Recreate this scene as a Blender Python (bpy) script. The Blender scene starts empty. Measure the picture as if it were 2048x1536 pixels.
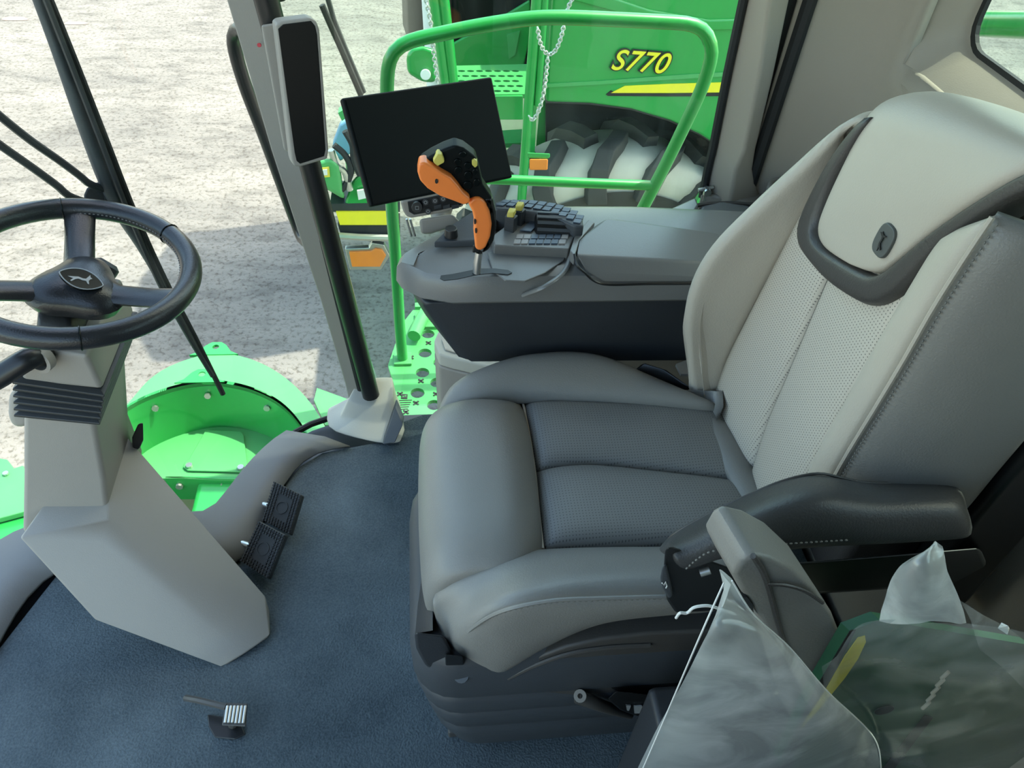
import bpy, bmesh, math, random
from mathutils import Vector, Matrix
random.seed(7)
scene = bpy.context.scene
C = bpy.data.collections.new('cab'); scene.collection.children.link(C)
V = Vector

# ------------------------------------------------------------------ camera
FPX = 1547.0
CAM = V((0.0, 0.0, 1.45))
ROT = Matrix(((0.99316388, 0.02390478, -0.11425444),
              (-0.09893017, 0.69188518, -0.71519768),
              (0.06195431, 0.72161171, 0.68952027)))
cd = bpy.data.cameras.new('camera'); co = bpy.data.objects.new('camera', cd); C.objects.link(co)
cd.sensor_width = 36.0; cd.lens = FPX / 2048 * 36.0; cd.clip_start = 0.01; cd.clip_end = 300
co.matrix_world = Matrix.Translation(CAM) @ ROT.to_4x4()
scene.camera = co

def ray(px, py):
    return (ROT @ V((px - 1024.0, 768.0 - py, -FPX))).normalized()
def P(px, py, x=None, y=None, z=None):
    """a point seen at a photo pixel, at a given real x, y or z (metres)"""
    d = ray(px, py)
    if z is not None: t = (z - CAM.z) / d.z
    elif y is not None: t = (y - CAM.y) / d.y
    else: t = (x - CAM.x) / d.x
    return CAM + d * t
def PN(px, py, c, n):
    d = ray(px, py); c = V(c); n = V(n)
    return CAM + d * ((c - CAM).dot(n) / d.dot(n))

# ------------------------------------------------------------------ sky, sun, exposure
SUN_DIR = V((-0.50, -0.12, -1.0))
world = bpy.data.worlds.new('sky'); scene.world = world; world.use_nodes = True
wn = world.node_tree; wn.nodes.clear()
wo = wn.nodes.new('ShaderNodeOutputWorld'); wb = wn.nodes.new('ShaderNodeBackground')
sk = wn.nodes.new('ShaderNodeTexSky'); sk.sky_type = 'NISHITA'; sk.sun_disc = False
sk.sun_elevation = math.radians(58); sk.sun_rotation = math.radians(70); sk.air_density = 1.0; sk.dust_density = 1.5; sk.ozone_density = 1.0
hs_ = wn.nodes.new('ShaderNodeHueSaturation'); hs_.inputs['Saturation'].default_value = 1.1; wn.links.new(sk.outputs[0], hs_.inputs['Color'])
wm = wn.nodes.new('ShaderNodeMix'); wm.data_type = 'RGBA'; wm.blend_type = 'MULTIPLY'; wm.inputs['Factor'].default_value = 1.0; wm.inputs['B'].default_value = (1.0, 0.90, 0.735, 1)
wn.links.new(hs_.outputs[0], wm.inputs['A']); wn.links.new(wm.outputs['Result'], wb.inputs[0]); wn.links.new(wb.outputs[0], wo.inputs[0]); wb.inputs[1].default_value = 0.40
sd = bpy.data.lights.new('sun', 'SUN'); sd.energy = 3.0; sd.angle = math.radians(0.6); sd.color = (1.0, 0.95, 0.86)
so = bpy.data.objects.new('sun', sd); C.objects.link(so); so.location = (6, 3, 12)
so.rotation_euler = SUN_DIR.to_track_quat('-Z', 'Y').to_euler()
vs = scene.view_settings; vs.view_transform = 'Standard'; vs.look = 'None'; vs.gamma = 1.0; vs.use_curve_mapping = False
vs.exposure = 1.42
scene.cycles.max_bounces = 8; scene.cycles.transparent_max_bounces = 12; scene.cycles.caustics_reflective = False; scene.cycles.caustics_refractive = False
scene.cycles.use_denoising = True; scene.cycles.use_adaptive_sampling = True; scene.cycles.adaptive_threshold = 0.04

# ------------------------------------------------------------------ materials
M = {}
def mat(name, col, rough=0.5, metal=0.0, var=0.12, vscale=6.0, bump=0.0, bscale=300.0, spec=0.5, coat=0.0, dust=None):
    m = bpy.data.materials.new(name); m.use_nodes = True; nt = m.node_tree; n = nt.nodes; L = nt.links
    b = n['Principled BSDF']; b.inputs['Roughness'].default_value = rough; b.inputs['Metallic'].default_value = metal
    b.inputs['Specular IOR Level'].default_value = spec; b.inputs['Coat Weight'].default_value = coat
    tc = n.new('ShaderNodeTexCoord')
    no = n.new('ShaderNodeTexNoise'); no.inputs['Scale'].default_value = vscale; no.inputs['Detail'].default_value = 5
    L.new(tc.outputs['Object'], no.inputs['Vector'])
    mx = n.new('ShaderNodeMix'); mx.data_type = 'RGBA'
    c2 = dust or tuple(min(1, c * (1 - var)) for c in col); c1 = col if dust else tuple(min(1, c * (1 + var)) for c in col)
    mx.inputs['A'].default_value = (*c1, 1); mx.inputs['B'].default_value = (*c2, 1)
    L.new(no.outputs['Fac'], mx.inputs['Factor']); L.new(mx.outputs['Result'], b.inputs['Base Color'])
    if bump:
        nb = n.new('ShaderNodeTexNoise'); nb.inputs['Scale'].default_value = bscale; nb.inputs['Detail'].default_value = 3
        L.new(tc.outputs['Object'], nb.inputs['Vector'])
        bp = n.new('ShaderNodeBump'); bp.inputs['Strength'].default_value = bump; bp.inputs['Distance'].default_value = 0.002
        L.new(nb.outputs['Fac'], bp.inputs['Height']); L.new(bp.outputs['Normal'], b.inputs['Normal'])
    M[name] = m; return m
mat('leather_back_lit', (0.48, 0.43, 0.36), 0.42, bump=0.22, bscale=420, vscale=5, spec=0.4)  # seat leather lightened to stand in for windscreen light on the backrest
mat('leather', (0.235, 0.225, 0.205), 0.40, bump=0.22, bscale=420, vscale=5, spec=0.45)
mat('leather_light', (0.48, 0.425, 0.355), 0.45, bump=0.2, bscale=420, var=0.06)
mat('leather_dark', (0.055, 0.05, 0.047), 0.42, bump=0.25, bscale=420)
mat('armrest_leather', (0.045, 0.045, 0.045), 0.46, bump=0.3, bscale=380)
mat('thread', (0.17, 0.165, 0.15), 0.7)
mat('trim_grey', (0.28, 0.255, 0.225), 0.55, bump=0.15, bscale=500, var=0.05)
mat('column_grey', (0.30, 0.275, 0.24), 0.48, bump=0.12, bscale=520, var=0.05)
mat('console_grey', (0.16, 0.157, 0.15), 0.30, bump=0.1, bscale=520, var=0.04)
mat('wall_beige', (0.375, 0.325, 0.265), 0.6, bump=0.15, bscale=420, var=0.06)
mat('sill_beige', (0.46, 0.44, 0.38), 0.6, bump=0.12, bscale=400, var=0.1)
mat('dark_plastic', (0.03, 0.033, 0.038), 0.45, bump=0.12, bscale=420)
mat('base_plastic', (0.05, 0.056, 0.064), 0.5, bump=0.12, bscale=420)
mat('brown_plastic', (0.065, 0.06, 0.055), 0.5, bump=0.12, bscale=420)
mat('black_plastic', (0.012, 0.0125, 0.013), 0.35)
mat('black_gloss', (0.004, 0.006, 0.006), 0.25, spec=0.16)
mat('black_matt', (0.006, 0.008, 0.008), 0.5, spec=0.12)
mat('pedal_rubber', (0.03, 0.032, 0.032), 0.55)
mat('rubber', (0.014, 0.014, 0.014), 0.7, bump=0.2, bscale=300)
mat('boot_rubber', (0.026, 0.028, 0.028), 0.42, bump=0.1)
mat('wheel_leather', (0.018, 0.019, 0.021), 0.3, bump=0.2, bscale=420)
mat('orange', (0.95, 0.24, 0.05), 0.35, var=0.04)
mat('yellow_button', (0.62, 0.53, 0.11), 0.5, var=0.05)
mat('yellow_stripe', (0.85, 0.72, 0.03), 0.35, var=0.05)
mat('green', (0.018, 0.30, 0.055), 0.30, var=0.08, coat=0.4, vscale=3)
mat('green_dusty', (0.03, 0.34, 0.075), 0.42, vscale=2.2, dust=(0.12, 0.36, 0.14))
mat('steel', (0.55, 0.55, 0.53), 0.3, metal=0.9)
mat('chain_steel', (0.62, 0.62, 0.58), 0.35, metal=0.6)
mat('amber', (0.75, 0.22, 0.03), 0.25)
mat('white_label', (0.75, 0.75, 0.72), 0.5)
mat('yellow_label', (0.75, 0.6, 0.08), 0.5)
mat('ink', (0.015, 0.015, 0.015), 0.6)
mat('blue_cover', (0.16, 0.32, 0.46), 0.4)
mat('tyre', (0.028, 0.028, 0.028), 0.75, vscale=7, dust=(0.075, 0.07, 0.06), bump=0.3, bscale=60)
mat('lug_dust', (0.50, 0.46, 0.38), 0.9, var=0.15, vscale=9)
mat('button_key', (0.05, 0.07, 0.1), 0.32)
mat('button_light', (0.28, 0.26, 0.25), 0.4)
mat('emblem_grey', (0.09, 0.095, 0.09), 0.5)
mat('emblem_line', (0.3, 0.31, 0.31), 0.4)
mat('brown_booklet', (0.02, 0.10, 0.045), 0.4, vscale=4)
mat('red_puddle', (0.30, 0.22, 0.16), 0.6)
mat('red_mark', (0.6, 0.03, 0.04), 0.5)
mat('lamp_white', (0.7, 0.72, 0.7), 0.15)
mat('headliner', (0.20, 0.19, 0.17), 0.8)
mat('sill_grey', (0.17, 0.17, 0.165), 0.6, bump=0.12, bscale=400)

def nodes(name):
    m = bpy.data.materials.new(name); m.use_nodes = True; M[name] = m
    nt = m.node_tree; return m, nt, nt.nodes, nt.links, nt.nodes['Principled BSDF']

# perforated leather: rows of tiny holes laid out on the panel's own surface
def perforated(name, c1, c2):
    m, nt, n, L, b = nodes(name)
    b.inputs['Roughness'].default_value = 0.45
    uv = n.new('ShaderNodeUVMap'); vm = n.new('ShaderNodeVectorMath'); vm.operation = 'FRACTION'
    sc = n.new('ShaderNodeVectorMath'); sc.operation = 'MULTIPLY'; sc.inputs[1].default_value = (1, 1, 1)
    L.new(uv.outputs[0], sc.inputs[0]); L.new(sc.outputs[0], vm.inputs[0])
    ds = n.new('ShaderNodeVectorMath'); ds.operation = 'DISTANCE'; ds.inputs[1].default_value = (0.5, 0.5, 0)
    L.new(vm.outputs[0], ds.inputs[0])
    lt = n.new('ShaderNodeMath'); lt.operation = 'LESS_THAN'; lt.inputs[1].default_value = 0.17
    L.new(ds.outputs['Value'], lt.inputs[0])
    mx = n.new('ShaderNodeMix'); mx.data_type = 'RGBA'
    mx.inputs['A'].default_value = (*c1, 1); mx.inputs['B'].default_value = (*c2, 1)
    L.new(lt.outputs[0], mx.inputs['Factor']); L.new(mx.outputs['Result'], b.inputs['Base Color'])
    tc = n.new('ShaderNodeTexCoord'); nb = n.new('ShaderNodeTexNoise'); nb.inputs['Scale'].default_value = 420
    L.new(tc.outputs['Object'], nb.inputs['Vector'])
    bp = n.new('ShaderNodeBump'); bp.inputs['Strength'].default_value = 0.2; bp.inputs['Distance'].default_value = 0.002
    L.new(nb.outputs['Fac'], bp.inputs['Height']); L.new(bp.outputs['Normal'], b.inputs['Normal'])
perforated('leather_perforated', (0.20, 0.195, 0.18), (0.085, 0.082, 0.076))
perforated('leather_perforated_back_lit', (0.54, 0.485, 0.41), (0.14, 0.125, 0.11))  # lit copy of the perforated leather, front light put into its colour

def carpet_mat():
    m, nt, n, L, b = nodes('carpet')
    b.inputs['Roughness'].default_value = 0.95; b.inputs['Specular IOR Level'].default_value = 0.1
    tc = n.new('ShaderNodeTexCoord'); no = n.new('ShaderNodeTexNoise'); no.inputs['Scale'].default_value = 260; no.inputs['Detail'].default_value = 4
    n2 = n.new('ShaderNodeTexNoise'); n2.inputs['Scale'].default_value = 5; n2.inputs['Detail'].default_value = 6
    L.new(tc.outputs['Object'], no.inputs['Vector']); L.new(tc.outputs['Object'], n2.inputs['Vector'])
    cr = n.new('ShaderNodeValToRGB'); cr.color_ramp.elements[0].position = 0.3; cr.color_ramp.elements[1].position = 0.75
    cr.color_ramp.elements[0].color = (0.038, 0.052, 0.062, 1); cr.color_ramp.elements[1].color = (0.15, 0.18, 0.195, 1)
    ad = n.new('ShaderNodeMath'); ad.operation = 'MULTIPLY_ADD'; ad.inputs[1].default_value = 0.6; 
    L.new(n2.outputs['Fac'], ad.inputs[0]); 
    hf = n.new('ShaderNodeMath'); hf.operation = 'MULTIPLY'; hf.inputs[1].default_value = 0.4; L.new(no.outputs['Fac'], hf.inputs[0]); L.new(hf.outputs[0], ad.inputs[2])
    L.new(ad.outputs[0], cr.inputs[0]); L.new(cr.outputs[0], b.inputs['Base Color'])
    bp = n.new('ShaderNodeBump'); bp.inputs['Strength'].default_value = 0.7; bp.inputs['Distance'].default_value = 0.004
    L.new(no.outputs['Fac'], bp.inputs['Height']); L.new(bp.outputs['Normal'], b.inputs['Normal'])
carpet_mat()

def ground_mat():
    m, nt, n, L, b = nodes('concrete')
    b.inputs['Roughness'].default_value = 0.9; b.inputs['Specular IOR Level'].default_value = 0.2
    tc = n.new('ShaderNodeTexCoord')
    def noise(s, d=6, stretch=None):
        q = n.new('ShaderNodeTexNoise'); q.inputs['Scale'].default_value = s; q.inputs['Detail'].default_value = d; q.inputs['Roughness'].default_value = 0.65
        if stretch:
            mp = n.new('ShaderNodeMapping'); mp.inputs['Scale'].default_value = stretch; L.new(tc.outputs['Object'], mp.inputs['Vector']); L.new(mp.outputs[0], q.inputs['Vector'])
        else: L.new(tc.outputs['Object'], q.inputs['Vector'])
        return q
    a = noise(0.6, 8, (0.7, 1.6, 1)); f = noise(28, 4); g = noise(3.0, 8, (1, 2.2, 1))
    r1 = n.new('ShaderNodeValToRGB'); e = r1.color_ramp.elements; e[0].position = 0.36; e[1].position = 0.60
    e[0].color = (0.165, 0.157, 0.137, 1); e[1].color = (0.245, 0.23, 0.195, 1)
    L.new(a.outputs['Fac'], r1.inputs[0])
    r2 = n.new('ShaderNodeValToRGB'); e = r2.color_ramp.elements; e[0].position = 0.30; e[1].position = 0.52
    e[0].color = (0.58, 0.58, 0.58, 1); e[1].color = (1, 1, 1, 1); L.new(g.outputs['Fac'], r2.inputs[0])
    r3 = n.new('ShaderNodeValToRGB'); e = r3.color_ramp.elements; e[0].position = 0.34; e[1].position = 0.5
    e[0].color = (0.55, 0.53, 0.5, 1); e[1].color = (1, 1, 1, 1); L.new(f.outputs['Fac'], r3.inputs[0])
    m1 = n.new('ShaderNodeMix'); m1.data_type = 'RGBA'; m1.blend_type = 'MULTIPLY'; m1.inputs['Factor'].default_value = 1
    m2 = n.new('ShaderNodeMix'); m2.data_type = 'RGBA'; m2.blend_type = 'MULTIPLY'; m2.inputs['Factor'].default_value = 1
    L.new(r1.outputs[0], m1.inputs['A']); L.new(r2.outputs[0], m1.inputs['B']); L.new(m1.outputs['Result'], m2.inputs['A']); L.new(r3.outputs[0], m2.inputs['B'])
    L.new(m2.outputs['Result'], b.inputs['Base Color'])
    bp = n.new('ShaderNodeBump'); bp.inputs['Strength'].default_value = 0.5; bp.inputs['Distance'].default_value = 0.02
    L.new(f.outputs['Fac'], bp.inputs['Height']); L.new(bp.outputs['Normal'], b.inputs['Normal'])
ground_mat()

def glass_mat(name, tint, refl=0.05, dirt=0.0):
    m, nt, n, L, b = nodes(name); n.remove(b)
    out = n['Material Output']; tr = n.new('ShaderNodeBsdfTransparent'); tr.inputs[0].default_value = (*tint, 1)
    gl = n.new('ShaderNodeBsdfGlossy'); gl.inputs['Roughness'].default_value = 0.02
    fr = n.new('ShaderNodeLayerWeight'); fr.inputs['Blend'].default_value = 0.5
    pw = n.new('ShaderNodeMath'); pw.operation = 'POWER'; pw.inputs[1].default_value = 5.0; L.new(fr.outputs['Facing'], pw.inputs[0])
    ml = n.new('ShaderNodeMath'); ml.operation = 'MULTIPLY_ADD'; ml.inputs[1].default_value = 1 - refl; ml.inputs[2].default_value = refl
    L.new(pw.outputs[0], ml.inputs[0])
    mx = n.new('ShaderNodeMixShader'); L.new(ml.outputs[0], mx.inputs[0]); L.new(tr.outputs[0], mx.inputs[1]); L.new(gl.outputs[0], mx.inputs[2])
    last = mx
    if dirt:
        tc = n.new('ShaderNodeTexCoord'); mp = n.new('ShaderNodeMapping'); mp.inputs['Scale'].default_value = (7, 7, 1.6); mp.inputs['Rotation'].default_value = (0, 0.5, 0.2)
        no = n.new('ShaderNodeTexNoise'); no.inputs['Scale'].default_value = 2.2; no.inputs['Detail'].default_value = 9; no.inputs['Roughness'].default_value = 0.7
        L.new(tc.outputs['Object'], mp.inputs[0]); L.new(mp.outputs[0], no.inputs['Vector'])
        cr = n.new('ShaderNodeValToRGB'); cr.color_ramp.elements[0].position = 0.45; cr.color_ramp.elements[1].position = 0.85
        cr.color_ramp.elements[0].color = (0, 0, 0, 1); cr.color_ramp.elements[1].color = (dirt, dirt, dirt, 1); L.new(no.outputs['Fac'], cr.inputs[0])
        df = n.new('ShaderNodeBsdfDiffuse'); df.inputs[0].default_value = (0.55, 0.6, 0.55, 1)
        m2 = n.new('ShaderNodeMixShader'); L.new(cr.outputs[0], m2.inputs[0]); L.new(mx.outputs[0], m2.inputs[1]); L.new(df.outputs[0], m2.inputs[2]); last = m2
    L.new(last.outputs[0], out.inputs[0])
glass_mat('screen_glass', (0.95, 0.985, 0.955), 0.035, 0.04)
glass_mat('side_glass', (0.88, 0.96, 0.90), 0.045, 0.06)
glass_mat('rear_glass', (0.80, 0.90, 0.85), 0.07, 0.10)

def plastic_film(name, lo, hi):
    m, nt, n, L, b = nodes(name); n.remove(b)
    out = n['Material Output']; tr = n.new('ShaderNodeBsdfTransparent'); tr.inputs[0].default_value = (0.95, 0.97, 0.96, 1)
    df = n.new('ShaderNodeBsdfDiffuse'); df.inputs[0].default_value = (0.82, 0.84, 0.82, 1)
    tl = n.new('ShaderNodeBsdfTranslucent'); tl.inputs[0].default_value = (0.8, 0.82, 0.8, 1)
    gl = n.new('ShaderNodeBsdfGlossy'); gl.inputs['Roughness'].default_value = 0.16
    tc = n.new('ShaderNodeTexCoord'); no = n.new('ShaderNodeTexNoise'); no.inputs['Scale'].default_value = 9; no.inputs['Detail'].default_value = 6; no.inputs['Distortion'].default_value = 1.2
    L.new(tc.outputs['Object'], no.inputs['Vector'])
    bp = n.new('ShaderNodeBump'); bp.inputs['Strength'].default_value = 0.35; bp.inputs['Distance'].default_value = 0.01; L.new(no.outputs['Fac'], bp.inputs['Height'])
    for q in (df, gl, tl): L.new(bp.outputs['Normal'], q.inputs['Normal'])
    cr = n.new('ShaderNodeValToRGB'); cr.color_ramp.elements[0].position = 0.38; cr.color_ramp.elements[1].position = 0.68
    cr.color_ramp.elements[0].color = (lo,) * 3 + (1,); cr.color_ramp.elements[1].color = (hi,) * 3 + (1,); L.new(no.outputs['Fac'], cr.inputs[0])
    m0 = n.new('ShaderNodeMixShader'); m0.inputs[0].default_value = 0.5; L.new(df.outputs[0], m0.inputs[1]); L.new(tl.outputs[0], m0.inputs[2])
    m1 = n.new('ShaderNodeMixShader'); L.new(cr.outputs[0], m1.inputs[0]); L.new(tr.outputs[0], m1.inputs[1]); L.new(m0.outputs[0], m1.inputs[2])
    lw = n.new('ShaderNodeLayerWeight'); lw.inputs['Blend'].default_value = 0.5; L.new(bp.outputs['Normal'], lw.inputs['Normal'])
    pw = n.new('ShaderNodeMath'); pw.operation = 'POWER'; pw.inputs[1].default_value = 4.0; L.new(lw.outputs['Facing'], pw.inputs[0])
    ml = n.new('ShaderNodeMath'); ml.operation = 'MULTIPLY_ADD'; ml.inputs[1].default_value = 0.5; ml.inputs[2].default_value = 0.06; L.new(pw.outputs[0], ml.inputs[0])
    m2 = n.new('ShaderNodeMixShader'); L.new(ml.outputs[0], m2.inputs[0]); L.new(m1.outputs[0], m2.inputs[1]); L.new(gl.outputs[0], m2.inputs[2])
    L.new(m2.outputs[0], out.inputs[0])
plastic_film('plastic_film', 0.06, 0.36)
plastic_film('film_ground_sheen', 0.45, 0.85)  # extra white stands in for sunlit ground reflecting in the film

# ------------------------------------------------------------------ mesh helpers: everything is (verts, faces) in world metres
def join(*vf):
    v, f = [], []
    for a, b in vf:
        o = len(v); v += [V(p) for p in a]; f += [tuple(i + o for i in q) for q in b]
    return v, f
def box(p0, p1):
    (x0, y0, z0), (x1, y1, z1) = p0, p1
    v = [V(p) for p in ((x0, y0, z0), (x1, y0, z0), (x1, y1, z0), (x0, y1, z0), (x0, y0, z1), (x1, y0, z1), (x1, y1, z1), (x0, y1, z1))]
    return v, [(0, 3, 2, 1), (4, 5, 6, 7), (0, 1, 5, 4), (1, 2, 6, 5), (2, 3, 7, 6), (3, 0, 4, 7)]
def obox(c, ax, ay, az):
    """box around c with half-extent vectors"""
    c, ax, ay, az = V(c), V(ax), V(ay), V(az)
    v = [c + ax * i + ay * j + az * k for k in (-1, 1) for (i, j) in ((-1, -1), (1, -1), (1, 1), (-1, 1))]
    return v, [(0, 3, 2, 1), (4, 5, 6, 7), (0, 1, 5, 4), (1, 2, 6, 5), (2, 3, 7, 6), (3, 0, 4, 7)]
def prism(poly, off):
    poly = [V(p) for p in poly]; off = V(off); n = len(poly)
    v = poly + [p + off for p in poly]
    return v, [tuple(range(n)), tuple(range(2 * n - 1, n - 1, -1))] + [(i, i + n, (i + 1) % n + n, (i + 1) % n) for i in range(n)]
def hull(pts):
    bm = bmesh.new()
    for p in pts: bm.verts.new(p)
    bmesh.ops.convex_hull(bm, input=bm.verts)
    bmesh.ops.dissolve_limit(bm, angle_limit=0.02, verts=bm.verts, edges=bm.edges)
    for w in [w for w in bm.verts if not w.link_faces]: bm.verts.remove(w)
    bm.verts.index_update(); v = [w.co.copy() for w in bm.verts]; f = [tuple(w.index for w in q.verts) for q in bm.faces]
    bm.free(); return v, f
def cr(pts, n, closed=False):
    """catmull-rom resample to n points, even in parameter"""
    pts = [V(p) for p in pts]; m = len(pts); out = []
    segs = m if closed else m - 1
    for i in range(n):
        t = i / n * segs if closed else i / (n - 1) * segs
        k = min(int(t), segs - 1); u = t - k
        if closed: a, b, c, d = (pts[(k + j) % m] for j in (-1, 0, 1, 2))
        else:
            b, c = pts[k], pts[k + 1]; a = pts[k - 1] if k > 0 else b * 2 - c; d = pts[k + 2] if k + 2 < m else c * 2 - b
        out.append(0.5 * ((2 * b) + (c - a) * u + (2 * a - 5 * b + 4 * c - d) * u * u + (3 * b - a - 3 * c + d) * u ** 3))
    return out
def even(pts, n, closed=False):
    """resample a polyline evenly by length"""
    d = cr(pts, max(60, 8 * len(pts)), closed)
    if closed: d.append(d[0])
    L = [0]
    for a, b in zip(d, d[1:]): L.append(L[-1] + (b - a).length)
    out = []; k = 0; m = n if closed else n - 1
    for i in range(n):
        t = L[-1] * i / m
        while k < len(L) - 2 and L[k + 1] < t: k += 1
        s = L[k + 1] - L[k]; out.append(d[k].lerp(d[k + 1], (t - L[k]) / s if s else 0))
    return out
def tube(pts, r, seg=10, closed=False, smooth_n=None, flat=None):
    """round (or flattened) bar along a path; r a number or list"""
    if smooth_n:
        if isinstance(r, (list, tuple)):
            m = len(r) - 1; r = [r[min(int(i / (smooth_n - 1) * m), m - 1)] * (1 - (i / (smooth_n - 1) * m - min(int(i / (smooth_n - 1) * m), m - 1))) + r[min(int(i / (smooth_n - 1) * m), m - 1) + 1] * (i / (smooth_n - 1) * m - min(int(i / (smooth_n - 1) * m), m - 1)) for i in range(smooth_n)]
        pts = even(pts, smooth_n, closed)
    pts = [V(p) for p in pts]; n = len(pts); v, f = [], []
    T = []
    for i in range(n):
        a = pts[i - 1] if (i > 0 or closed) else pts[i]; b = pts[(i + 1) % n] if (i < n - 1 or closed) else pts[i]
        T.append((b - a).normalized())
    up = V((0, 0, 1)) if abs(T[0].z) < 0.9 else V((1, 0, 0))
    N = (up - T[0] * up.dot(T[0])).normalized()
    for i in range(n):
        N = (N - T[i] * N.dot(T[i])).normalized(); B = T[i].cross(N)
        ri = r[i] if isinstance(r, (list, tuple)) else r
        for k in range(seg):
            a = 2 * math.pi * k / seg
            v.append(pts[i] + N * (math.cos(a) * ri * (flat or 1)) + B * (math.sin(a) * ri))
    for i in range(n if closed else n - 1):
        j = (i + 1) % n
        for k in range(seg): f.append((i * seg + k, i * seg + (k + 1) % seg, j * seg + (k + 1) % seg, j * seg + k))
    if not closed:
        f.append(tuple(range(seg - 1, -1, -1))); f.append(tuple((n - 1) * seg + k for k in range(seg)))
    return v, f
def loft(loops, cap=True):
    n = len(loops[0]); v = [V(p) for l in loops for p in l]; f = []
    for i in range(len(loops) - 1):
        for k in range(n): f.append((i * n + k, i * n + (k + 1) % n, (i + 1) * n + (k + 1) % n, (i + 1) * n + k))
    if cap: f.append(tuple(range(n - 1, -1, -1))); f.append(tuple((len(loops) - 1) * n + k for k in range(n)))
    return v, f
def disc(c, nrm, r, h, seg=20, r2=None):
    c = V(c); nrm = V(nrm).normalized(); u = nrm.orthogonal().normalized(); w = nrm.cross(u)
    ring = lambda rr, o: [c + nrm * o + u * (math.cos(2 * math.pi * k / seg) * rr) + w * (math.sin(2 * math.pi * k / seg) * rr) for k in range(seg)]
    return loft([ring(r, 0), ring(r2 if r2 is not None else r, h)])
def ringdisc(c, nrm, r0, r1, h, seg=24):
    c = V(c); nrm = V(nrm).normalized(); u = nrm.orthogonal().normalized(); w = nrm.cross(u)
    ring = lambda rr, o: [c + nrm * o + u * (math.cos(2 * math.pi * k / seg) * rr) + w * (math.sin(2 * math.pi * k / seg) * rr) for k in range(seg)]
    L = [ring(r0, 0), ring(r1, 0), ring(r1, h), ring(r0, h), ring(r0, 0)]
    return loft(L, cap=False)
def pillow(curves, bulge=0.02, nu=28, nv=16, p=5.0, thick=0.03, out=None, uvd=None):
    """padded panel: a patch through the given curves, swelling away from its seams; returns verts, faces, uvs"""
    C2 = [even(c, nu) for c in curves]
    cols = [cr([c[i] for c in C2], nv) for i in range(nu)]
    S = lambda i, j: cols[i][j]
    g, idx = [], {}
    for i in range(nu):
        for j in range(nv):
            du = S(min(i + 1, nu - 1), j) - S(max(i - 1, 0), j); dv = S(i, min(j + 1, nv - 1)) - S(i, max(j - 1, 0))
            N = du.cross(dv); N = N.normalized() if N.length > 1e-9 else V((0, 0, 1))
            a = abs(2 * i / (nu - 1) - 1); b = abs(2 * j / (nv - 1) - 1)
            k = ((1 - a ** p) ** (1 / 2.2)) * ((1 - b ** p) ** (1 / 2.2))
            g.append((S(i, j), N, k))
    if out is not None and sum(N.dot(V(out)) for s, N, k in g) < 0: g = [(s, -N, k) for s, N, k in g]
    v = [s + N * (bulge * k) for s, N, k in g] + [s - N * thick for s, N, k in g]
    m = nu * nv; f = []
    for i in range(nu - 1):
        for j in range(nv - 1):
            a = i * nv + j; f.append((a, a + nv, a + nv + 1, a + 1)); f.append((m + a, m + a + 1, m + a + nv + 1, m + a + nv))
    for i in range(nu - 1):
        a, b = i * nv, (i + 1) * nv; f.append((a, m + a, m + b, b)); a += nv - 1; b += nv - 1; f.append((a, b, m + b, m + a))
    for j in range(nv - 1):
        a, b = j, j + 1; f.append((a, b, m + b, m + a)); a += (nu - 1) * nv; b += (nu - 1) * nv; f.append((a, m + a, m + b, b))
    uv = None
    if uvd:
        uv = []
        for s, N, k in g: uv.append((s.dot(V(uvd[0])) / uvd[2], s.dot(V(uvd[1])) / uvd[2]))
        uv += uv
    return v, f, uv
def dashes(path, n, r=0.0011, fill=0.62, lift=(0, 0, 0)):
    pts = even(path, n * 2 + 1); parts = []
    for i in range(n):
        a, b = pts[2 * i] + V(lift), pts[2 * i + 1] + V(lift); parts.append(tube([a, a.lerp(b, 0.5) + V(lift) * 0.2, b], [r * 0.6, r, r * 0.6], 6))
    return join(*parts)

ROOT = {}
def fix_normals(me):
    bm = bmesh.new(); bm.from_mesh(me); bmesh.ops.recalc_face_normals(bm, faces=bm.faces); bm.to_mesh(me); bm.free()
def obj(name, vf, mt, parent=None, smooth=None, bevel=0.0, seg=2, subd=0, uv=None, label=None, cat=None, group=None, kind=None, angle=40):
    v, f = vf[0], vf[1]
    if len(vf) > 2 and vf[2]: uv = vf[2]
    v = [V(p) for p in v]
    if parent is None:
        xs = [p.x for p in v]; ys = [p.y for p in v]; zs = [p.z for p in v]
        base = V(((min(xs) + max(xs)) / 2, (min(ys) + max(ys)) / 2, min(zs)))
    else: base = ROOT[parent.name]
    me = bpy.data.meshes.new(name); me.from_pydata([p - base for p in v], [], f)
    if uv:
        ul = me.uv_layers.new(name='UVMap')
        for lp in me.loops: ul.data[lp.index].uv = uv[lp.vertex_index]
    fix_normals(me)
    me.materials.append(M[mt])
    o = bpy.data.objects.new(name, me); C.objects.link(o)
    if parent is None: o.location = base
    else: o.parent = parent
    ROOT[o.name] = base
    if smooth is None: smooth = bool(bevel or subd)
    if smooth:
        for p in me.polygons: p.use_smooth = True
        me.set_sharp_from_angle(angle=math.radians(angle))
    if bevel:
        b = o.modifiers.new('bevel', 'BEVEL'); b.width = bevel; b.segments = seg; b.limit_method = 'ANGLE'; b.angle_limit = math.radians(25); b.harden_normals = False
        me.set_sharp_from_angle(angle=math.radians(180))
        for p in me.polygons: p.use_smooth = True
        w = o.modifiers.new('weighted', 'WEIGHTED_NORMAL'); w.keep_sharp = True
    if subd:
        s = o.modifiers.new('subd', 'SUBSURF'); s.levels = subd; s.render_levels = subd
    if label: o['label'] = label
    if cat: o['category'] = cat
    if group: o['group'] = group
    if kind: o['kind'] = kind
    return o
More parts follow.
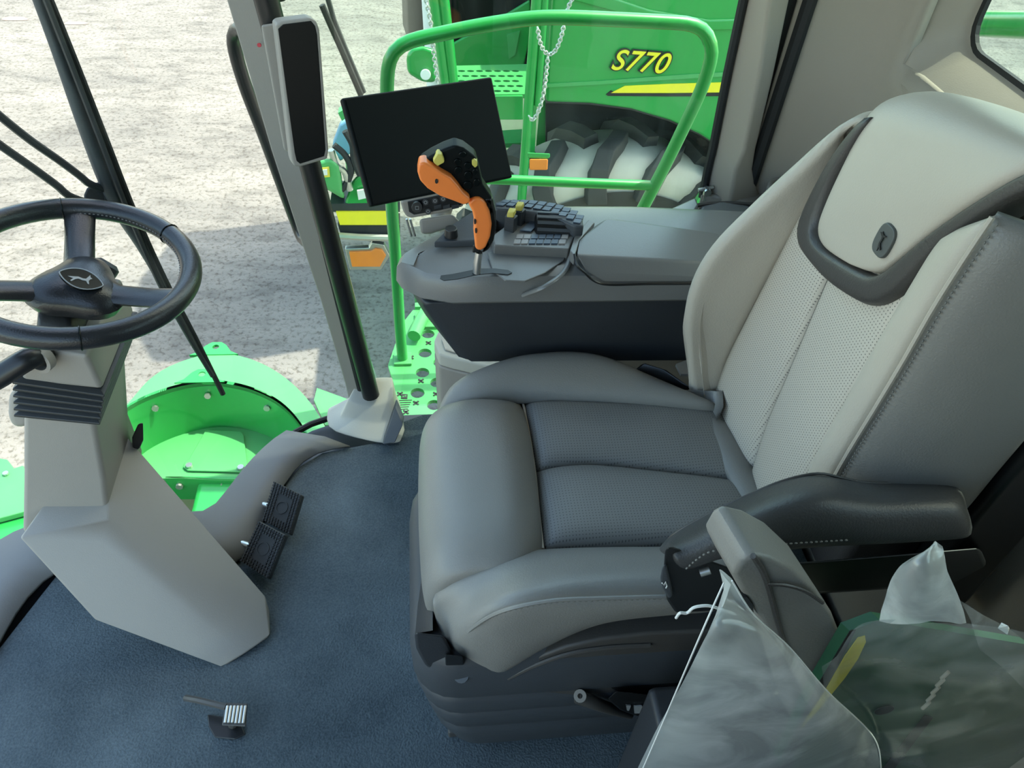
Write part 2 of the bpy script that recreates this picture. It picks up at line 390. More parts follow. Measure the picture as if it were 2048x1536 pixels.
def thing(name, loc, label, cat, group=None, kind=None):
    o = bpy.data.objects.new(name, None); C.objects.link(o); o.location = V(loc); o.empty_display_size = 0.05
    ROOT[o.name] = V(loc)
    if label: o['label'] = label
    if cat: o['category'] = cat
    if group: o['group'] = group
    if kind: o['kind'] = kind
    return o
def text(name, body, c, xdir, ydir, size, mt, parent, ext=0.001, shear=0.0, offset=0.0, align='CENTER'):
    cu = bpy.data.curves.new(name, 'FONT'); cu.body = body; cu.size = size; cu.extrude = ext; cu.shear = shear; cu.offset = offset; cu.space_character = 1.06
    cu.align_x = align; cu.align_y = 'CENTER'
    tmp = bpy.data.objects.new('tmp', cu); me = bpy.data.meshes.new_from_object(tmp); bpy.data.objects.remove(tmp); bpy.data.curves.remove(cu)
    me.materials.clear(); me.materials.append(M[mt])
    o = bpy.data.objects.new(name, me); C.objects.link(o); o.parent = parent
    x = V(xdir).normalized(); y = V(ydir); y = (y - x * y.dot(x)).normalized(); z = x.cross(y)
    m = Matrix((x, y, z)).transposed().to_4x4(); m.translation = V(c) - ROOT[parent.name]
    o.matrix_local = m
    return o
# ================================================================== THE SETTING
ground = obj('ground', ([V((-60, -40, -2)), V((60, -40, -2)), V((60, 80, -2)), V((-60, 80, -2))], [(0, 1, 2, 3)]), 'concrete', kind='structure',
             label='pale dusty concrete yard outside the cab', cat='ground')
for k, (px, py, sx, sy) in enumerate(((30, 37, 26, 5), (150, 46, 24, 4))):
    c = P(px, py, z=-1.996)
    ring = [P(px + sx * math.cos(a) * (1 + .15 * math.sin(3 * a + k)), py + sy * math.sin(a) * (1 + .2 * math.cos(2 * a)), z=-1.996) for a in [i * math.pi / 9 for i in range(18)]]
    obj('stain', (ring, [tuple(range(18))]), 'red_puddle', parent=ground)

# plan of the windscreen foot, from the right-hand pillar round to the left side of the cab
WPLAN = [(-.12, 1.44), (-.267, 1.405), (-.36, 1.33), (-.42, 1.235), (-.494, 1.10), (-.60, 1.12), (-.75, 1.12), (-.90, 1.06), (-.97, .9), (-.97, .5), (-.91, .2), (-.74, -.05), (-.42, -.3)]
WP = [V((x, y, 0)) for x, y in WPLAN]
WP = even(WP, 60)
LEAN = 0.168
def wpt(p, z): return V((p.x - LEAN * (z + .04), p.y, z))
floor = obj('floor', prism([V((p.x, p.y, -.045)) for p in WP] + [V((.95, -.3, -.045)), V((.95, 1.46, -.045))], (0, 0, -.05)), 'base_plastic', kind='structure',
            label='cab floor under the carpet', cat='floor')
CARP = [P(845, 829, z=.004), P(800, 845, z=.004), P(775, 880, z=.004), P(700, 895, z=.004), P(645, 905, z=.004), P(600, 932, z=.004), P(560, 985, z=.004), P(510, 1075, z=.004), P(470, 1130, z=.004)]
CARP2 = [V((-.60, 1.0, .004)), V((-.76, .97, .004)), V((-.82, .8, .004)), V((-.82, .4, .004)), V((-.6, -.1, .004)), V((-.4, -.28, .004)), V((.85, -.28, .004)), V((.85, 1.40, .004))]
obj('carpet', prism(CARP + CARP2, (0, 0, -.049)), 'carpet', parent=floor, label='dark blue-grey needle-felt carpet', bevel=.003)
# moulded sill between carpet and windscreen
inner = even(CARP[3:] + CARP2[:5], 50); outer = even([p for p in WP[6:48]], 50)
sv = [V((p.x, p.y, .006)) for p in inner] + [p.lerp(q, .35) * 1.0 + V((0, 0, .022 - p.lerp(q, .35).z)) for p, q in zip(inner, outer)] + [V((q.x, q.y, .0)) + (V((p.x, p.y, 0)) - V((q.x, q.y, 0))) * .12 + V((0, 0, .012)) for p, q in zip(inner, outer)] + [V((q.x, q.y, -.045)) for q in outer]
sf = [(r * 50 + i, r * 50 + i + 1, (r + 1) * 50 + i + 1, (r + 1) * 50 + i) for r in range(3) for i in range(49)]
sill = obj('trim_1', (sv, sf), 'sill_grey', kind='structure', smooth=True, label='moulded grey sill round the foot of the windscreen', cat='trim')
sm = sill.modifiers.new('solid', 'SOLIDIFY'); sm.thickness = .012; sm.offset = -1
obj('glass_seal', tube([V((p.x, p.y, -.02)) for p in WP[1:50]], .008, 8), 'rubber', parent=sill, smooth=True)

# windscreen
zs = [-.04 + 1.9 * i / 10 for i in range(11)]
gv = [wpt(p, z) for z in zs for p in WP]; gf = [(r * 60 + i, r * 60 + i + 1, (r + 1) * 60 + i + 1, (r + 1) * 60 + i) for r in range(10) for i in range(59)]
wind = obj('window_1', (gv, gf), 'screen_glass', kind='structure', smooth=True, label='curved full-height windscreen glass with faint smears', cat='window')
from mathutils.bvhtree import BVHTree
GB = BVHTree.FromPolygons([tuple(p) for p in gv], gf)
def onglass(px, py, off=0.03):
    h = GB.ray_cast(CAM, ray(px, py))
    if h[0] is None: return P(px, py, y=1.2)
    return h[0] + ray(px, py) * off
# right-hand side glass
sg = [V((-.10, 1.45, -.02)), V((.66, 1.45, -.02)), V((.68, 1.45, 1.86)), V((-.42, 1.45, 1.86))]
obj('window_2', (sg + [p + V((0, .006, 0)) for p in sg], [(0, 1, 2, 3), (7, 6, 5, 4), (0, 4, 5, 1), (1, 5, 6, 2), (2, 6, 7, 3), (3, 7, 4, 0)]), 'side_glass', kind='structure', label='dusty side window beside the armrest console', cat='window')

# roof, and an added unseen panel that cuts light from the door side
roof = obj('ceiling', prism([V((p.x - .02, p.y + (.02 if p.y > .6 else 0), 1.86)) for p in WP] + [V((.98, -.3, 1.86)), V((.98, 1.47, 1.86))], (0, 0, .12)), 'headliner', kind='structure', label='cab roof lining', cat='ceiling')
obj('light_block_left', box((-.20, -.34, -.05), (.98, -.30, 1.86)), 'base_plastic', kind='structure', label='added dark panel behind the camera cutting light from the door side', cat='wall')
obj('wall_right', hull([V((.12, 1.40, -.05)), V((.12, 1.46, -.05)), V((.12, 1.40, .50)), V((.12, 1.46, .50)), V((.72, 1.40, -.05)), V((.72, 1.46, -.05)), V((.72, 1.40, .56)), V((.72, 1.46, .56))]), 'wall_beige', kind='structure', bevel=.006, label='low side wall below the side window', cat='wall')

# rear wall: curved corner, recessed rear window
plan = even([V((.70, 1.458, 0)), V((.75, 1.445, 0)), V((.81, 1.42, 0)), V((.865, 1.375, 0)), V((.885, 1.31, 0)), V((.89, 1.2, 0)), V((.89, .9, 0)), V((.89, .4, 0)), V((.89, -.3, 0))], 61)
obj('trim_6', tube([V((.705, 1.43, .60)), V((.715, 1.435, 1.0)), V((.74, 1.44, 1.86))], .014, 8), 'rubber', kind='structure', smooth=True, label='dark seal between rear pillar and rear wall', cat='trim')
zl = [-.05 + (1.86 + .05) * i / 40 for i in range(41)]
HY0, HY1, HZ0, HZ1 = 0.0, 1.335, .955, 1.45
def wallx(p, z): return V((p.x, p.y, z))
wv = [wallx(p, z) for z in zl for p in plan]; wf = []
for r in range(40):
    for i in range(60):
        c = (wv[r * 61 + i] + wv[(r + 1) * 61 + i + 1]) / 2
        if HY0 < c.y < HY1 - .02 and HZ0 < c.z < HZ1 and c.x > .86: continue
        wf.append((r * 61 + i, r * 61 + i + 1, (r + 1) * 61 + i + 1, (r + 1) * 61 + i))
wr = obj('wall_rear', (wv, wf), 'wall_beige', kind='structure', smooth=True, label='beige moulded rear wall panel behind the seat', cat='wall', angle=80)
q = wr.modifiers.new('solid', 'SOLIDIFY'); q.thickness = .02; q.offset = -1
def rect_ring(x, y0, y1, z0, z1, r, n=6):
    out = []
    for (cy, cz, a0) in ((y1 - r, z0 + r, -90), (y1 - r, z1 - r, 0), (y0 + r, z1 - r, 90), (y0 + r, z0 + r, 180)):
        for k in range(n): a = math.radians(a0 + 90 * k / (n - 1)); out.append(V((x, cy + r * math.cos(a), cz + r * math.sin(a))))
    return out
rev = loft([rect_ring(.892, -.10, 1.352, .865, 1.55, .10), rect_ring(.878, -.08, 1.342, .885, 1.53, .09), rect_ring(.866, -.05, 1.335, .910, 1.50, .08), rect_ring(.875, -.02, 1.325, .95, 1.47, .06), rect_ring(.955, 0.0, 1.312, .985, 1.45, .05), rect_ring(.965, .01, 1.30, .995, 1.44, .05)], cap=False)
obj('window_surround', rev, 'wall_beige', parent=wr, smooth=True, angle=180)
win3 = obj('window_3', loft([rect_ring(.967, -.02, 1.33, .97, 1.47, .05), rect_ring(.973, -.02, 1.33, .97, 1.47, .05)]), 'rear_glass', kind='structure', label='rear cab window with a green rail behind it', cat='window')
obj('window_seal', loft([rect_ring(.958, 0.0, 1.312, .985, 1.45, .05), rect_ring(.966, 0.0, 1.312, .985, 1.45, .05), rect_ring(.966, .012, 1.298, .997, 1.44, .045), rect_ring(.958, .012, 1.298, .997, 1.44, .045), rect_ring(.958, 0.0, 1.312, .985, 1.45, .05)], cap=False), 'rubber', parent=win3)

obj('trim_7', box((.63, 1.450, .50), (.76, 1.462, 1.86)), 'rubber', kind='structure', label='dark filler strip behind the rear pillar', cat='trim')
# rear side pillar with flared foot
def pil(px, py, y): return P(px, py, y=y)
lo = []
for (l, m, r, py) in (((1497), 1540, 1580, 0), (1464, 1520, 1548, 150), (1434, 1490, 1512, 300), (1424, 1472, 1506, 340), (1413, 1462, 1520, 396)):
    a, b, c2 = P(l, py, y=1.44), P(m, py, y=1.395), P(r, py, y=1.42)
    lo.append([a, b, c2, V((c2.x, 1.47, c2.z)), V((a.x, 1.47, a.z))])
d = lo[0][0] - lo[1][0]
lo.insert(0, [p + d / abs(d.z) * (1.87 - p.z) for p in lo[0]])
lo.append([p + V((0, 0, .5 - p.z)) for p in lo[-1]])
pr = obj('trim_2', loft(lo), 'wall_beige', kind='structure', bevel=.008, label='beige rear side pillar with a flared foot', cat='trim')
obj('door_seal', tube([V((p[0].x - .008, 1.445, p[0].z)) for p in lo[:-1]], .009, 8), 'rubber', parent=pr, smooth=True)
lt = P(1412, 384, y=1.43)
obj('latch_pin', join(tube([lt + V((0, 0, -.02)), lt + V((0, 0, .012))], .006, 8), tube([lt + V((-.018, 0, .004)), lt + V((.014, 0, .012))], .0045, 8), disc(lt + V((0, -.006, .004)), (0, -1, 0), .008, .006, 10)), 'steel', parent=pr, smooth=True)

# front pillar: outer frame, round inner post, boot
fr = []
for (l, r, py) in ((452, 518, 0), (497, 556, 150), (541, 598, 300), (590, 640, 450), (640, 685, 600), (690, 728, 770), (700, 738, 815)):
    a, b = P(l, py, y=1.42), P(r, py, y=1.40)
    fr.append([a, b, V((b.x + .02, 1.46, b.z)), V((a.x + .01, 1.47, a.z))])
d = fr[0][0] - fr[1][0]; fr.insert(0, [p + d / d.z * (1.87 - p.z) for p in fr[0]])
pf = obj('trim_3', loft(fr), 'trim_grey', kind='structure', bevel=.005, label='slim grey windscreen pillar leaning forward', cat='trim')
a, b = P(533, 0, y=1.385), P(742, 790, y=1.385); top = a + (a - b) * ((1.86 - a.z) / (a.z - b.z))
obj('inner_post', tube([b, a, top], .021, 16), 'black_plastic', parent=pf, smooth=True, label='black round post')
a2, b2 = P(524, 0, y=1.41), P(722, 785, y=1.41)
obj('pillar_seal', tube([b2, a2, a2 + (a2 - b2)], .008, 8), 'rubber', parent=pf, smooth=True)
bl = [P(x, y_, z=z) for x, y_, z in ((648, 860, -.01), (690, 872, .012), (735, 884, .012), (770, 891, .01), (803, 888, .01), (812, 862, .01))] + [V((-.06, 1.45, .0)), V((-.16, 1.45, 0)), V((-.25, 1.43, 0))]
tl = [P(x, y_, y=yy) for x, y_, yy in ((694, 800, 1.385), (712, 806, 1.372), (735, 811, 1.365), (757, 812, 1.365), (778, 805, 1.372), (787, 792, 1.385))] + [V((-.075, 1.44, .10)), V((-.12, 1.44, .10)), V((-.16, 1.43, .10))]
mid = [x.lerp(y_, .38) + (V((y_.x, y_.y, 0)) - V((x.x, x.y, 0))) * .30 for x, y_ in zip(bl, tl)]
boot = obj('trim_4', loft([bl, mid, tl]), 'sill_beige', kind='structure', bevel=.006, subd=1, label='moulded boot at the foot of the windscreen pillar', cat='trim')
lo2 = [P(790, 812, y=1.35), P(806, 850, y=1.30), P(790, 886, y=1.27), P(764, 890, y=1.275)]
obj('boot_gusset', prism(lo2, (.004, .03, 0)), 'base_plastic', parent=boot, bevel=.003)
# black grab bar outside the windscreen
gb = [P(512, 78, y=1.47), P(478, 58, y=1.52), P(468, 88, y=1.54), P(490, 170, y=1.54), P(530, 275, y=1.54), P(570, 385, y=1.54), P(594, 450, y=1.54), P(606, 478, y=1.52), P(622, 486, y=1.47)]
obj('grab_bar', tube(gb, .0135, 12, smooth_n=40), 'black_plastic', smooth=True, label='black bent grab bar fixed outside the front pillar', cat='grab bar')

# ledge by the rear side pillar
L1 = [P(1283, 442, y=1.33), P(1393, 392, y=1.39), P(1398, 412, y=1.36), P(1362, 462, y=1.25), P(1300, 470, y=1.25)]
led = thing('trim_5', (.6, 1.33, .50), 'grey moulded side ledge behind the console lid', 'trim', kind='structure')
obj('front_wedge', prism(L1, (0, 0, -.06)), 'console_grey', parent=led, bevel=.006)
L2 = [P(1402, 406, z=.635), P(1440, 399, z=.635), P(1500, 408, z=.635), P(1545, 440, z=.635), V((.80, 1.20, .635)), V((.80, 1.10, .60)), V((.50, 1.10, .58)), P(1366, 462, z=.61)]
obj('ledge_body', prism(L2, (0, 0, -.08)), 'console_grey', parent=led, bevel=.012, seg=3)
L3 = [V((.60, 1.43, .628)), V((.88, 1.43, .628)), V((.88, 1.0, .628)), V((.72, 1.0, .628)), P(1545, 440, z=.628), P(1500, 406, z=.628)]
obj('rear_shelf', prism(L3, (0, 0, -.05)), 'trim_grey', parent=led, bevel=.006)
for k, r in enumerate((.115, .085, .058)):
    c = P(1480, 492, z=.60); arc = [c + V((math.cos(a) * r * 1.5, math.sin(a) * r, .03 - .004 * k)) for a in [math.radians(15 + 150 * i / 16) for i in range(17)]]
    obj('ledge_groove', tube(arc, .0035 if k else .005, 6), 'brown_plastic' if k != 1 else 'console_grey', parent=led, smooth=True)
cup = P(1578, 398, z=.655)
ch = thing('cup_holder', cup + V((0, 0, -.03)), 'grey round cup holder on the ledge beside the rear pillar', 'cup holder')
obj('cup_wall', ringdisc(cup + V((0, 0, -.03)), (0, 0, 1), .040, .050, .055, 28), 'trim_grey', parent=ch, bevel=.003)
obj('cup_floor', disc(cup + V((0, 0, -.028)), (0, 0, 1), .040, .004, 24), 'dark_plastic', parent=ch)
# ================================================================== DRIVER'S SEAT
seat = thing('driver_seat', (.3, .785, 0.0), 'grey leather driver seat with perforated panels and light headrest pad', 'seat')
CY = .785
def Z(pts, z): return [P(a, b, z=(z[i] if isinstance(z, (list, tuple)) else z)) for i, (a, b) in enumerate(pts)]
def Y(pts, y): return [P(a, b, y=(y[i] if isinstance(y, (list, tuple)) else y)) for i, (a, b) in enumerate(pts)]
# cushion: two perforated panel halves
seamF = Z([(1048, 809), (1060, 870), (1072, 950)], .474) ; seamN = Z([(1072, 950), (1080, 1030), (1088, 1100)], .474)
midl = Z([(1072, 945), (1180, 940), (1300, 952), (1440, 968), (1500, 975)], [.468, .464, .462, .464, .47])
farl = Z([(1048, 809), (1150, 812), (1280, 816), (1400, 822), (1450, 826)], .474)
nearl = Z([(1088, 1100), (1200, 1098), (1330, 1097), (1440, 1097), (1520, 1097)], .474)
uvd = ((1, 0, 0), (0, 1, 0), .0050)
def curve3(a, b, h): return [p.lerp(q, .5) + V((0, 0, h)) for p, q in zip(even(a, 8), even(b, 8))]
obj('seat_panel', pillow([farl, curve3(farl, midl, .004), midl], .026, 36, 22, p=7, out=(0, 0, 1), uvd=uvd), 'leather_perforated', parent=seat, smooth=True, angle=180)
obj('seat_panel', pillow([midl, curve3(midl, nearl, .004), nearl], .026, 36, 22, p=7, out=(0, 0, 1), uvd=uvd), 'leather_perforated', parent=seat, smooth=True, angle=180)
# rear tuck of the cushion
tk = [V((.475, .93, .47)), V((.488, .86, .472)), V((.497, CY, .47)), V((.503, .70, .472)), V((.50, .64, .47))]
obj('cushion_tuck', pillow([tk, [p + V((.02, 0, .008)) for p in tk], [p + V((.06, 0, -.01)) for p in tk]], .02, 24, 10, out=(0, 0, 1)), 'leather', parent=seat, smooth=True, angle=180)
# front thigh pad
ys = [.948, .90, .82, .74, .66, .602]
def prof(dx, z, bow=0.0): return [V((dx - bow * (1 - ((y - .775) / .18) ** 2), y, z - (.012 if i in (0, 5) else 0))) for i, y in enumerate(ys)]
sF = even([seamF[0] + V((-.004, 0.012, -.012)), seamF[1], seamF[2], seamN[1], seamN[2] + V((-.003, -.012, -.012))], 6)
obj('thigh_pad', pillow([sF, prof(.125, .505), prof(.07, .505, .004), prof(.03, .485, .006), prof(.012, .445, .006), prof(.012, .385, .005), prof(.04, .33)], .016, 40, 36, p=9, out=(-.2, 0, 1)), 'leather', parent=seat, smooth=True, angle=180)
obj('seam_piping', tube([p + V((-.002, 0, .004)) for p in even(seamF + seamN[1:], 24)], .0022, 8), 'leather_light', parent=seat, smooth=True)
# near bolster
n0 = Z([(869, 1184), (915, 1144), (990, 1112), (1088, 1103), (1200, 1099), (1330, 1098), (1480, 1096)], [.43, .455, .472, .475, .475, .475, .475])
n1 = Z([(866, 1205), (925, 1172), (1010, 1142), (1100, 1132), (1200, 1128), (1330, 1127), (1470, 1126)], [.432, .475, .503, .512, .514, .514, .512])
n2 = Y([(872, 1240), (930, 1225), (1010, 1190), (1100, 1172), (1200, 1166), (1335, 1162), (1460, 1160)], [.60, .565, .553, .55, .55, .55, .55])
n3 = Y([(893, 1292), (928, 1268), (1005, 1222), (1100, 1203), (1200, 1198), (1340, 1194), (1450, 1192)], [.585, .548, .532, .53, .53, .53, .53])
n4 = Y([(918, 1318), (948, 1318), (1010, 1290), (1100, 1250), (1200, 1222), (1340, 1210), (1445, 1206)], [.585, .55, .53, .53, .53, .535, .535])
n5 = Y([(950, 1336), (975, 1342), (1005, 1344), (1092, 1290), (1200, 1242), (1340, 1222), (1440, 1218)], [.60, .57, .54, .54, .54, .545, .545])
bol = obj('side_bolster', pillow([n0, n1, n2, n3, n4, n5], .010, 44, 34, p=9, thick=.05, out=(0, -.6, .8)), 'leather', parent=seat, smooth=True, angle=180)
stp = Y([(917, 1312), (922, 1285), (950, 1256), (1005, 1226), (1100, 1206), (1200, 1201), (1340, 1197)], [.556, .547, .532, .515, .513, .513, .513])
obj('stitching', dashes(stp, 56, .0013), 'thread', parent=bol)
obj('seam_cord', tube([p + V((0, -.001, .007)) for p in even(stp, 40)], .0028, 6), 'leather', parent=bol, smooth=True)
# far bolster
f0 = Z([(868, 862), (905, 836), (960, 816), (1048, 808), (1200, 812), (1400, 822), (1455, 826)], [.44, .458, .472, .475, .475, .475, .475])
f1 = Z([(872, 845), (905, 808), (960, 785), (1050, 770), (1200, 778), (1390, 808), (1440, 815)], [.45, .478, .50, .507, .507, .502, .50])
f2 = Z([(884, 818), (915, 778), (965, 750), (1060, 722), (1150, 714), (1205, 731), (1262, 758)], [.455, .487, .508, .52, .522, .515, .505]) 
f2 = Z([(884, 818), (915, 778), (965, 750), (1060, 722), (1190, 722), (1330, 778), (1432, 822)], [.455, .487, .508, .52, .518, .503, .49])
f3 = [p + V((0, .010, -.05)) for p in f2]; f4 = [p + V((.01, -.01, -.14)) for p in f2]
obj('side_bolster', pillow([f0, f1, f2, f3, f4], .012, 44, 26, p=9, thick=.03, out=(0, .4, .9)), 'leather', parent=seat, smooth=True, angle=180)
# cushion pan below
obj('cushion_pan', hull([V(p) for p in ((.05, .58, .36), (.05, .97, .36), (.52, .56, .40), (.52, 1.0, .40), (.05, .60, .45), (.05, .95, .45), (.52, .56, .46), (.52, 1.0, .46))]), 'dark_plastic', parent=seat, bevel=.01)

# backrest
def BX(z): return .545 + .075 * (z - .48)
def bp(px, py, dx=0.0):
    """pixel on the leaning front plane of the backrest"""
    return PN(px, py, (BX(.48) + dx, CY, .48), V((1, 0, -.075)))
cB = [bp(1478, 1035, .0), bp(1503, 965, .0), bp(1540, 850), bp(1580, 755), bp(1622, 655), bp(1664, 555), bp(1700, 470)]
fB = [bp(1392, 885, -.008), bp(1424, 815, -.012), bp(1455, 725, -.012), bp(1505, 625, -.012), bp(1560, 520, -.012), bp(1620, 405, -.012), bp(1660, 330, -.008)]
nB = [bp(1585, 1040, -.008), bp(1620, 975, -.012), bp(1662, 895, -.012), bp(1712, 805, -.012), bp(1762, 718, -.012), bp(1812, 632, -.012), bp(1860, 550, -.008)]
uvb = ((0, 1, 0), (0, 0, 1), .0050)
o2 = (-1, 0, .1)
obj('back_panel', pillow([fB, [a.lerp(b, .5) + V((-.004, 0, 0)) for a, b in zip(fB, cB)], cB], .012, 36, 20, p=9, out=o2, uvd=uvb), 'leather_perforated_back_lit', parent=seat, smooth=True, angle=180)
obj('back_panel', pillow([cB, [a.lerp(b, .5) + V((-.004, 0, 0)) for a, b in zip(cB, nB)], nB], .012, 36, 20, p=9, out=o2, uvd=uvb), 'leather_perforated_back_lit', parent=seat, smooth=True, angle=180)
obj('seam_piping', tube([p + V((-.004, 0, 0)) for p in even(cB[:6], 20)], .0016, 8), 'leather_dark', parent=seat, smooth=True)
# far back bolster: swells forward of the panel
g2 = Y([(1392, 900), (1398, 822), (1386, 745), (1378, 648), (1394, 570), (1436, 498), (1512, 420), (1600, 338), (1690, 258), (1738, 230)], [.955, .957, .965, .97, .97, .965, .96, .95, .935, .92])
g0 = even(fB, 10); g0[-1] = bp(1690, 300, .0); g0[-2] = bp(1652, 352, -.006)
g1 = [a.lerp(b, .5) + V((-.016 * min(1, i / 5), 0, 0)) for i, (a, b) in enumerate(zip(g0, g2))]
g3 = [p + V((.05, .022, 0)) for p in g2]; g4 = [p + V((.13, .012, -.005)) for p in g2]
obj('back_bolster', pillow([g0, g1, g2, g3, g4], .010, 44, 28, p=10, thick=.02, out=(-.8, .3, 0)), 'leather_back_lit', parent=seat, smooth=True, angle=180)
# near back bolster and outer side panel
h0 = even(nB[1:], 7); h0[-1] = bp(1890, 490, -.004); h0[-2] = bp(1838, 590, -.01)
h2 = Y([(1655, 985), (1700, 905), (1755, 815), (1815, 715), (1872, 615), (1935, 515), (1992, 430)], [.585, .585, .583, .582, .582, .585, .59])
h1 = [a.lerp(b, .5) + V((-.016, 0, 0)) for a, b in zip(h0, h2)]
h2b = [p + V((.004, -.008, 0)) for p in h2]
hp = obj('back_bolster', pillow([h0, h1, h2], .010, 44, 16, p=9, thick=.03, out=(-1, -.2, 0)), 'leather_back_lit', parent=seat, smooth=True, angle=180)
h3 = [p + V((.075, -.042, 0)) for p in h2]; h4 = [p + V((.15, -.045, -.01)) for p in h2]; h5 = [p + V((.19, -.01, -.01)) for p in h2]
obj('back_side_panel', pillow([h2, [p + V((.03, -.025, 0)) for p in h2], h3, h4, h5], .008, 44, 20, p=10, thick=.02, out=(-.3, -1, 0)), 'leather', parent=seat, smooth=True, angle=180)
obj('stitching', dashes([p + V((-.002, -.010, 0)) for p in h2], 66, .0013), 'thread', parent=hp)
obj('seam_cord', tube([p + V((-.006, -.004, 0)) for p in even(h2, 40)], .0030, 6), 'leather_back_lit', parent=hp, smooth=True)
# light head pad framed by a dark band
def hp_(px, py, dx=0.0): return PN(px, py, (BX(.9) - .012 + dx, CY, .9), V((1, 0, -.10)))
inn = [(1742, 234), (1706, 300), (1672, 365), (1648, 425), (1640, 462), (1652, 492), (1690, 518), (1730, 540), (1752, 549), (1772, 546), (1800, 527), (1850, 486), (1900, 449), (1965, 405), (2048, 354), (2110, 326), (2165, 304)]
out = [(1728, 236), (1678, 305), (1640, 372), (1612, 432), (1604, 466), (1612, 500), (1656, 556), (1705, 594), (1742, 611), (1780, 606), (1822, 572), (1880, 510), (1930, 470), (1985, 432), (2048, 396), (2120, 366), (2190, 340)]
ip = [hp_(a, b, -.012) for a, b in inn]; op = [hp_(a, b, -.012) for a, b in out]
obj('headrest_band', pillow([ip, [a.lerp(b, .5) for a, b in zip(ip, op)], op], .014, 60, 10, p=4, thick=.03, out=o2), 'leather_dark', parent=seat, smooth=True, angle=180)
rows = [[(1800, 207), (1860, 203), (1940, 224), (2048, 270), (2130, 312)], [(1742, 232), (1830, 240), (1940, 268), (2048, 305), (2118, 322)],
        [(1700, 312), (1790, 312), (1890, 322), (1990, 345), (2070, 342)], [(1658, 402), (1740, 400), (1830, 395), (1920, 392), (2000, 382)],
        [(1641, 456), (1705, 456), (1780, 450), (1850, 445), (1922, 434)], [(1654, 492), (1700, 496), (1752, 496), (1810, 488), (1864, 476)],
        [(1700, 523), (1725, 528), (1758, 528), (1785, 524), (1812, 518)], [(1736, 541), (1748, 545), (1760, 547), (1772, 545), (1785, 538)]]
offs = [.045, .005, -.008, -.014, -.014, -.013, -.012, -.012]
hr = [[hp_(a, b, o) for a, b in r] for r, o in zip(rows, offs)]
pad = obj('headrest_pad', pillow([[p + V((.08, 0, -.01)) for p in hr[0]]] + hr, .012, 40, 44, p=9, thick=.02, out=(-1, 0, .3)), 'leather_light', parent=seat, smooth=True, angle=180, label='light beige leather headrest pad')
# badge on the pad: oval plate with a leaping animal mark
bc = hp_(1765, 481, -.030); bn = V((-1, -.05, .08)).normalized(); bu = V((0, 0, 1)); bu = (bu - bn * bu.dot(bn)).normalized(); bw = bu.cross(bn)
oval = [bc + bw * (.0155 * math.copysign(abs(math.cos(a)) ** .6, math.cos(a))) + bu * (.020 * math.copysign(abs(math.sin(a)) ** .75, math.sin(a))) for a in [2 * math.pi * i / 28 for i in range(28)]]
badge = obj('badge', prism(oval, -bn * .008), 'emblem_grey', parent=pad, bevel=.0015)
LEAP = [(-.95, -.15), (-.55, -.02), (-.25, .1), (.1, .06), (.3, .12), (.42, .42), (.5, .62), (.56, .4), (.72, .3), (.6, .2), (.52, -.02), (.62, -.35), (.5, -.32), (.36, -.1), (.1, -.14), (-.2, -.1), (-.4, -.25), (-.6, -.55), (-.7, -.5), (-.55, -.22), (-.7, -.2)]
def leap(c, ax, ay, s, d): return prism([V(c) + V(ax) * (x * s) + V(ay) * (y * s) for x, y in LEAP], d)
obj('badge_mark', leap(bc - V((.0012, 0, 0)), bu * .9, -bw * .8, .0155, bn * .0012), 'ink', parent=pad)
# back shell
sh = [Y([(1700, 960), (1800, 800), (1900, 640), (2000, 480)], .56)]
obj('back_shell', hull([V(p) for p in ((.60, .58, .44), (.60, .96, .44), (.70, .57, .44), (.70, .98, .44), (.615, .585, 1.02), (.62, .95, 1.0), (.70, .585, 1.03), (.70, .94, 1.02), (.63, .60, 1.055), (.63, .93, 1.05), (.69, .62, 1.06), (.69, .90, 1.05))]), 'leather_dark', parent=seat, bevel=.015, seg=3)
# ================================================================== ARMREST CONSOLE
con = thing('armrest_console', (.3, 1.15, .44), 'long grey armrest console with keypads and a hinged lid beside the seat', 'console')
pl = [(.66, 1.03), (.30, 1.03), (.12, 1.03), (.05, 1.036), (0.0, 1.055), (-.032, 1.085), (-.042, 1.11), (-.036, 1.135), (-.01, 1.16), (.04, 1.20), (.10, 1.245), (.17, 1.27), (.40, 1.27), (.66, 1.25)]
def ringz(z, s=0.0, dz=0): return [V((x + s * (1 if x < .3 else 0) * max(0, (.3 - x)) * 3, y + (s if y < 1.1 else -s) * 1.0, z + (dz * max(0, .12 - x) / .16))) for x, y in pl]
obj('upper_shell', loft([ringz(.643, .006, -.012), ringz(.65, 0, -.012), ringz(.68, .002, -.012), ringz(.695, .010, -.012), ringz(.702, .030, -.012)]), 'console_grey', parent=con, smooth=True, angle=35)
obj('shell_seam', loft([ringz(.640, .010, -.012), ringz(.644, .010, -.012)]), 'black_plastic', parent=con)
low = [V(p) for p in ((.0, 1.06, .628), (.66, 1.05, .640), (.66, 1.26, .640), (.02, 1.17, .63), (.075, 1.06, .485), (.66, 1.08, .455), (.66, 1.24, .455), (.10, 1.18, .485), (-.02, 1.10, .628), (-.015, 1.12, .60), (.01, 1.09, .57))]
obj('lower_body', hull(low), 'dark_plastic', parent=con, bevel=.014, seg=3)
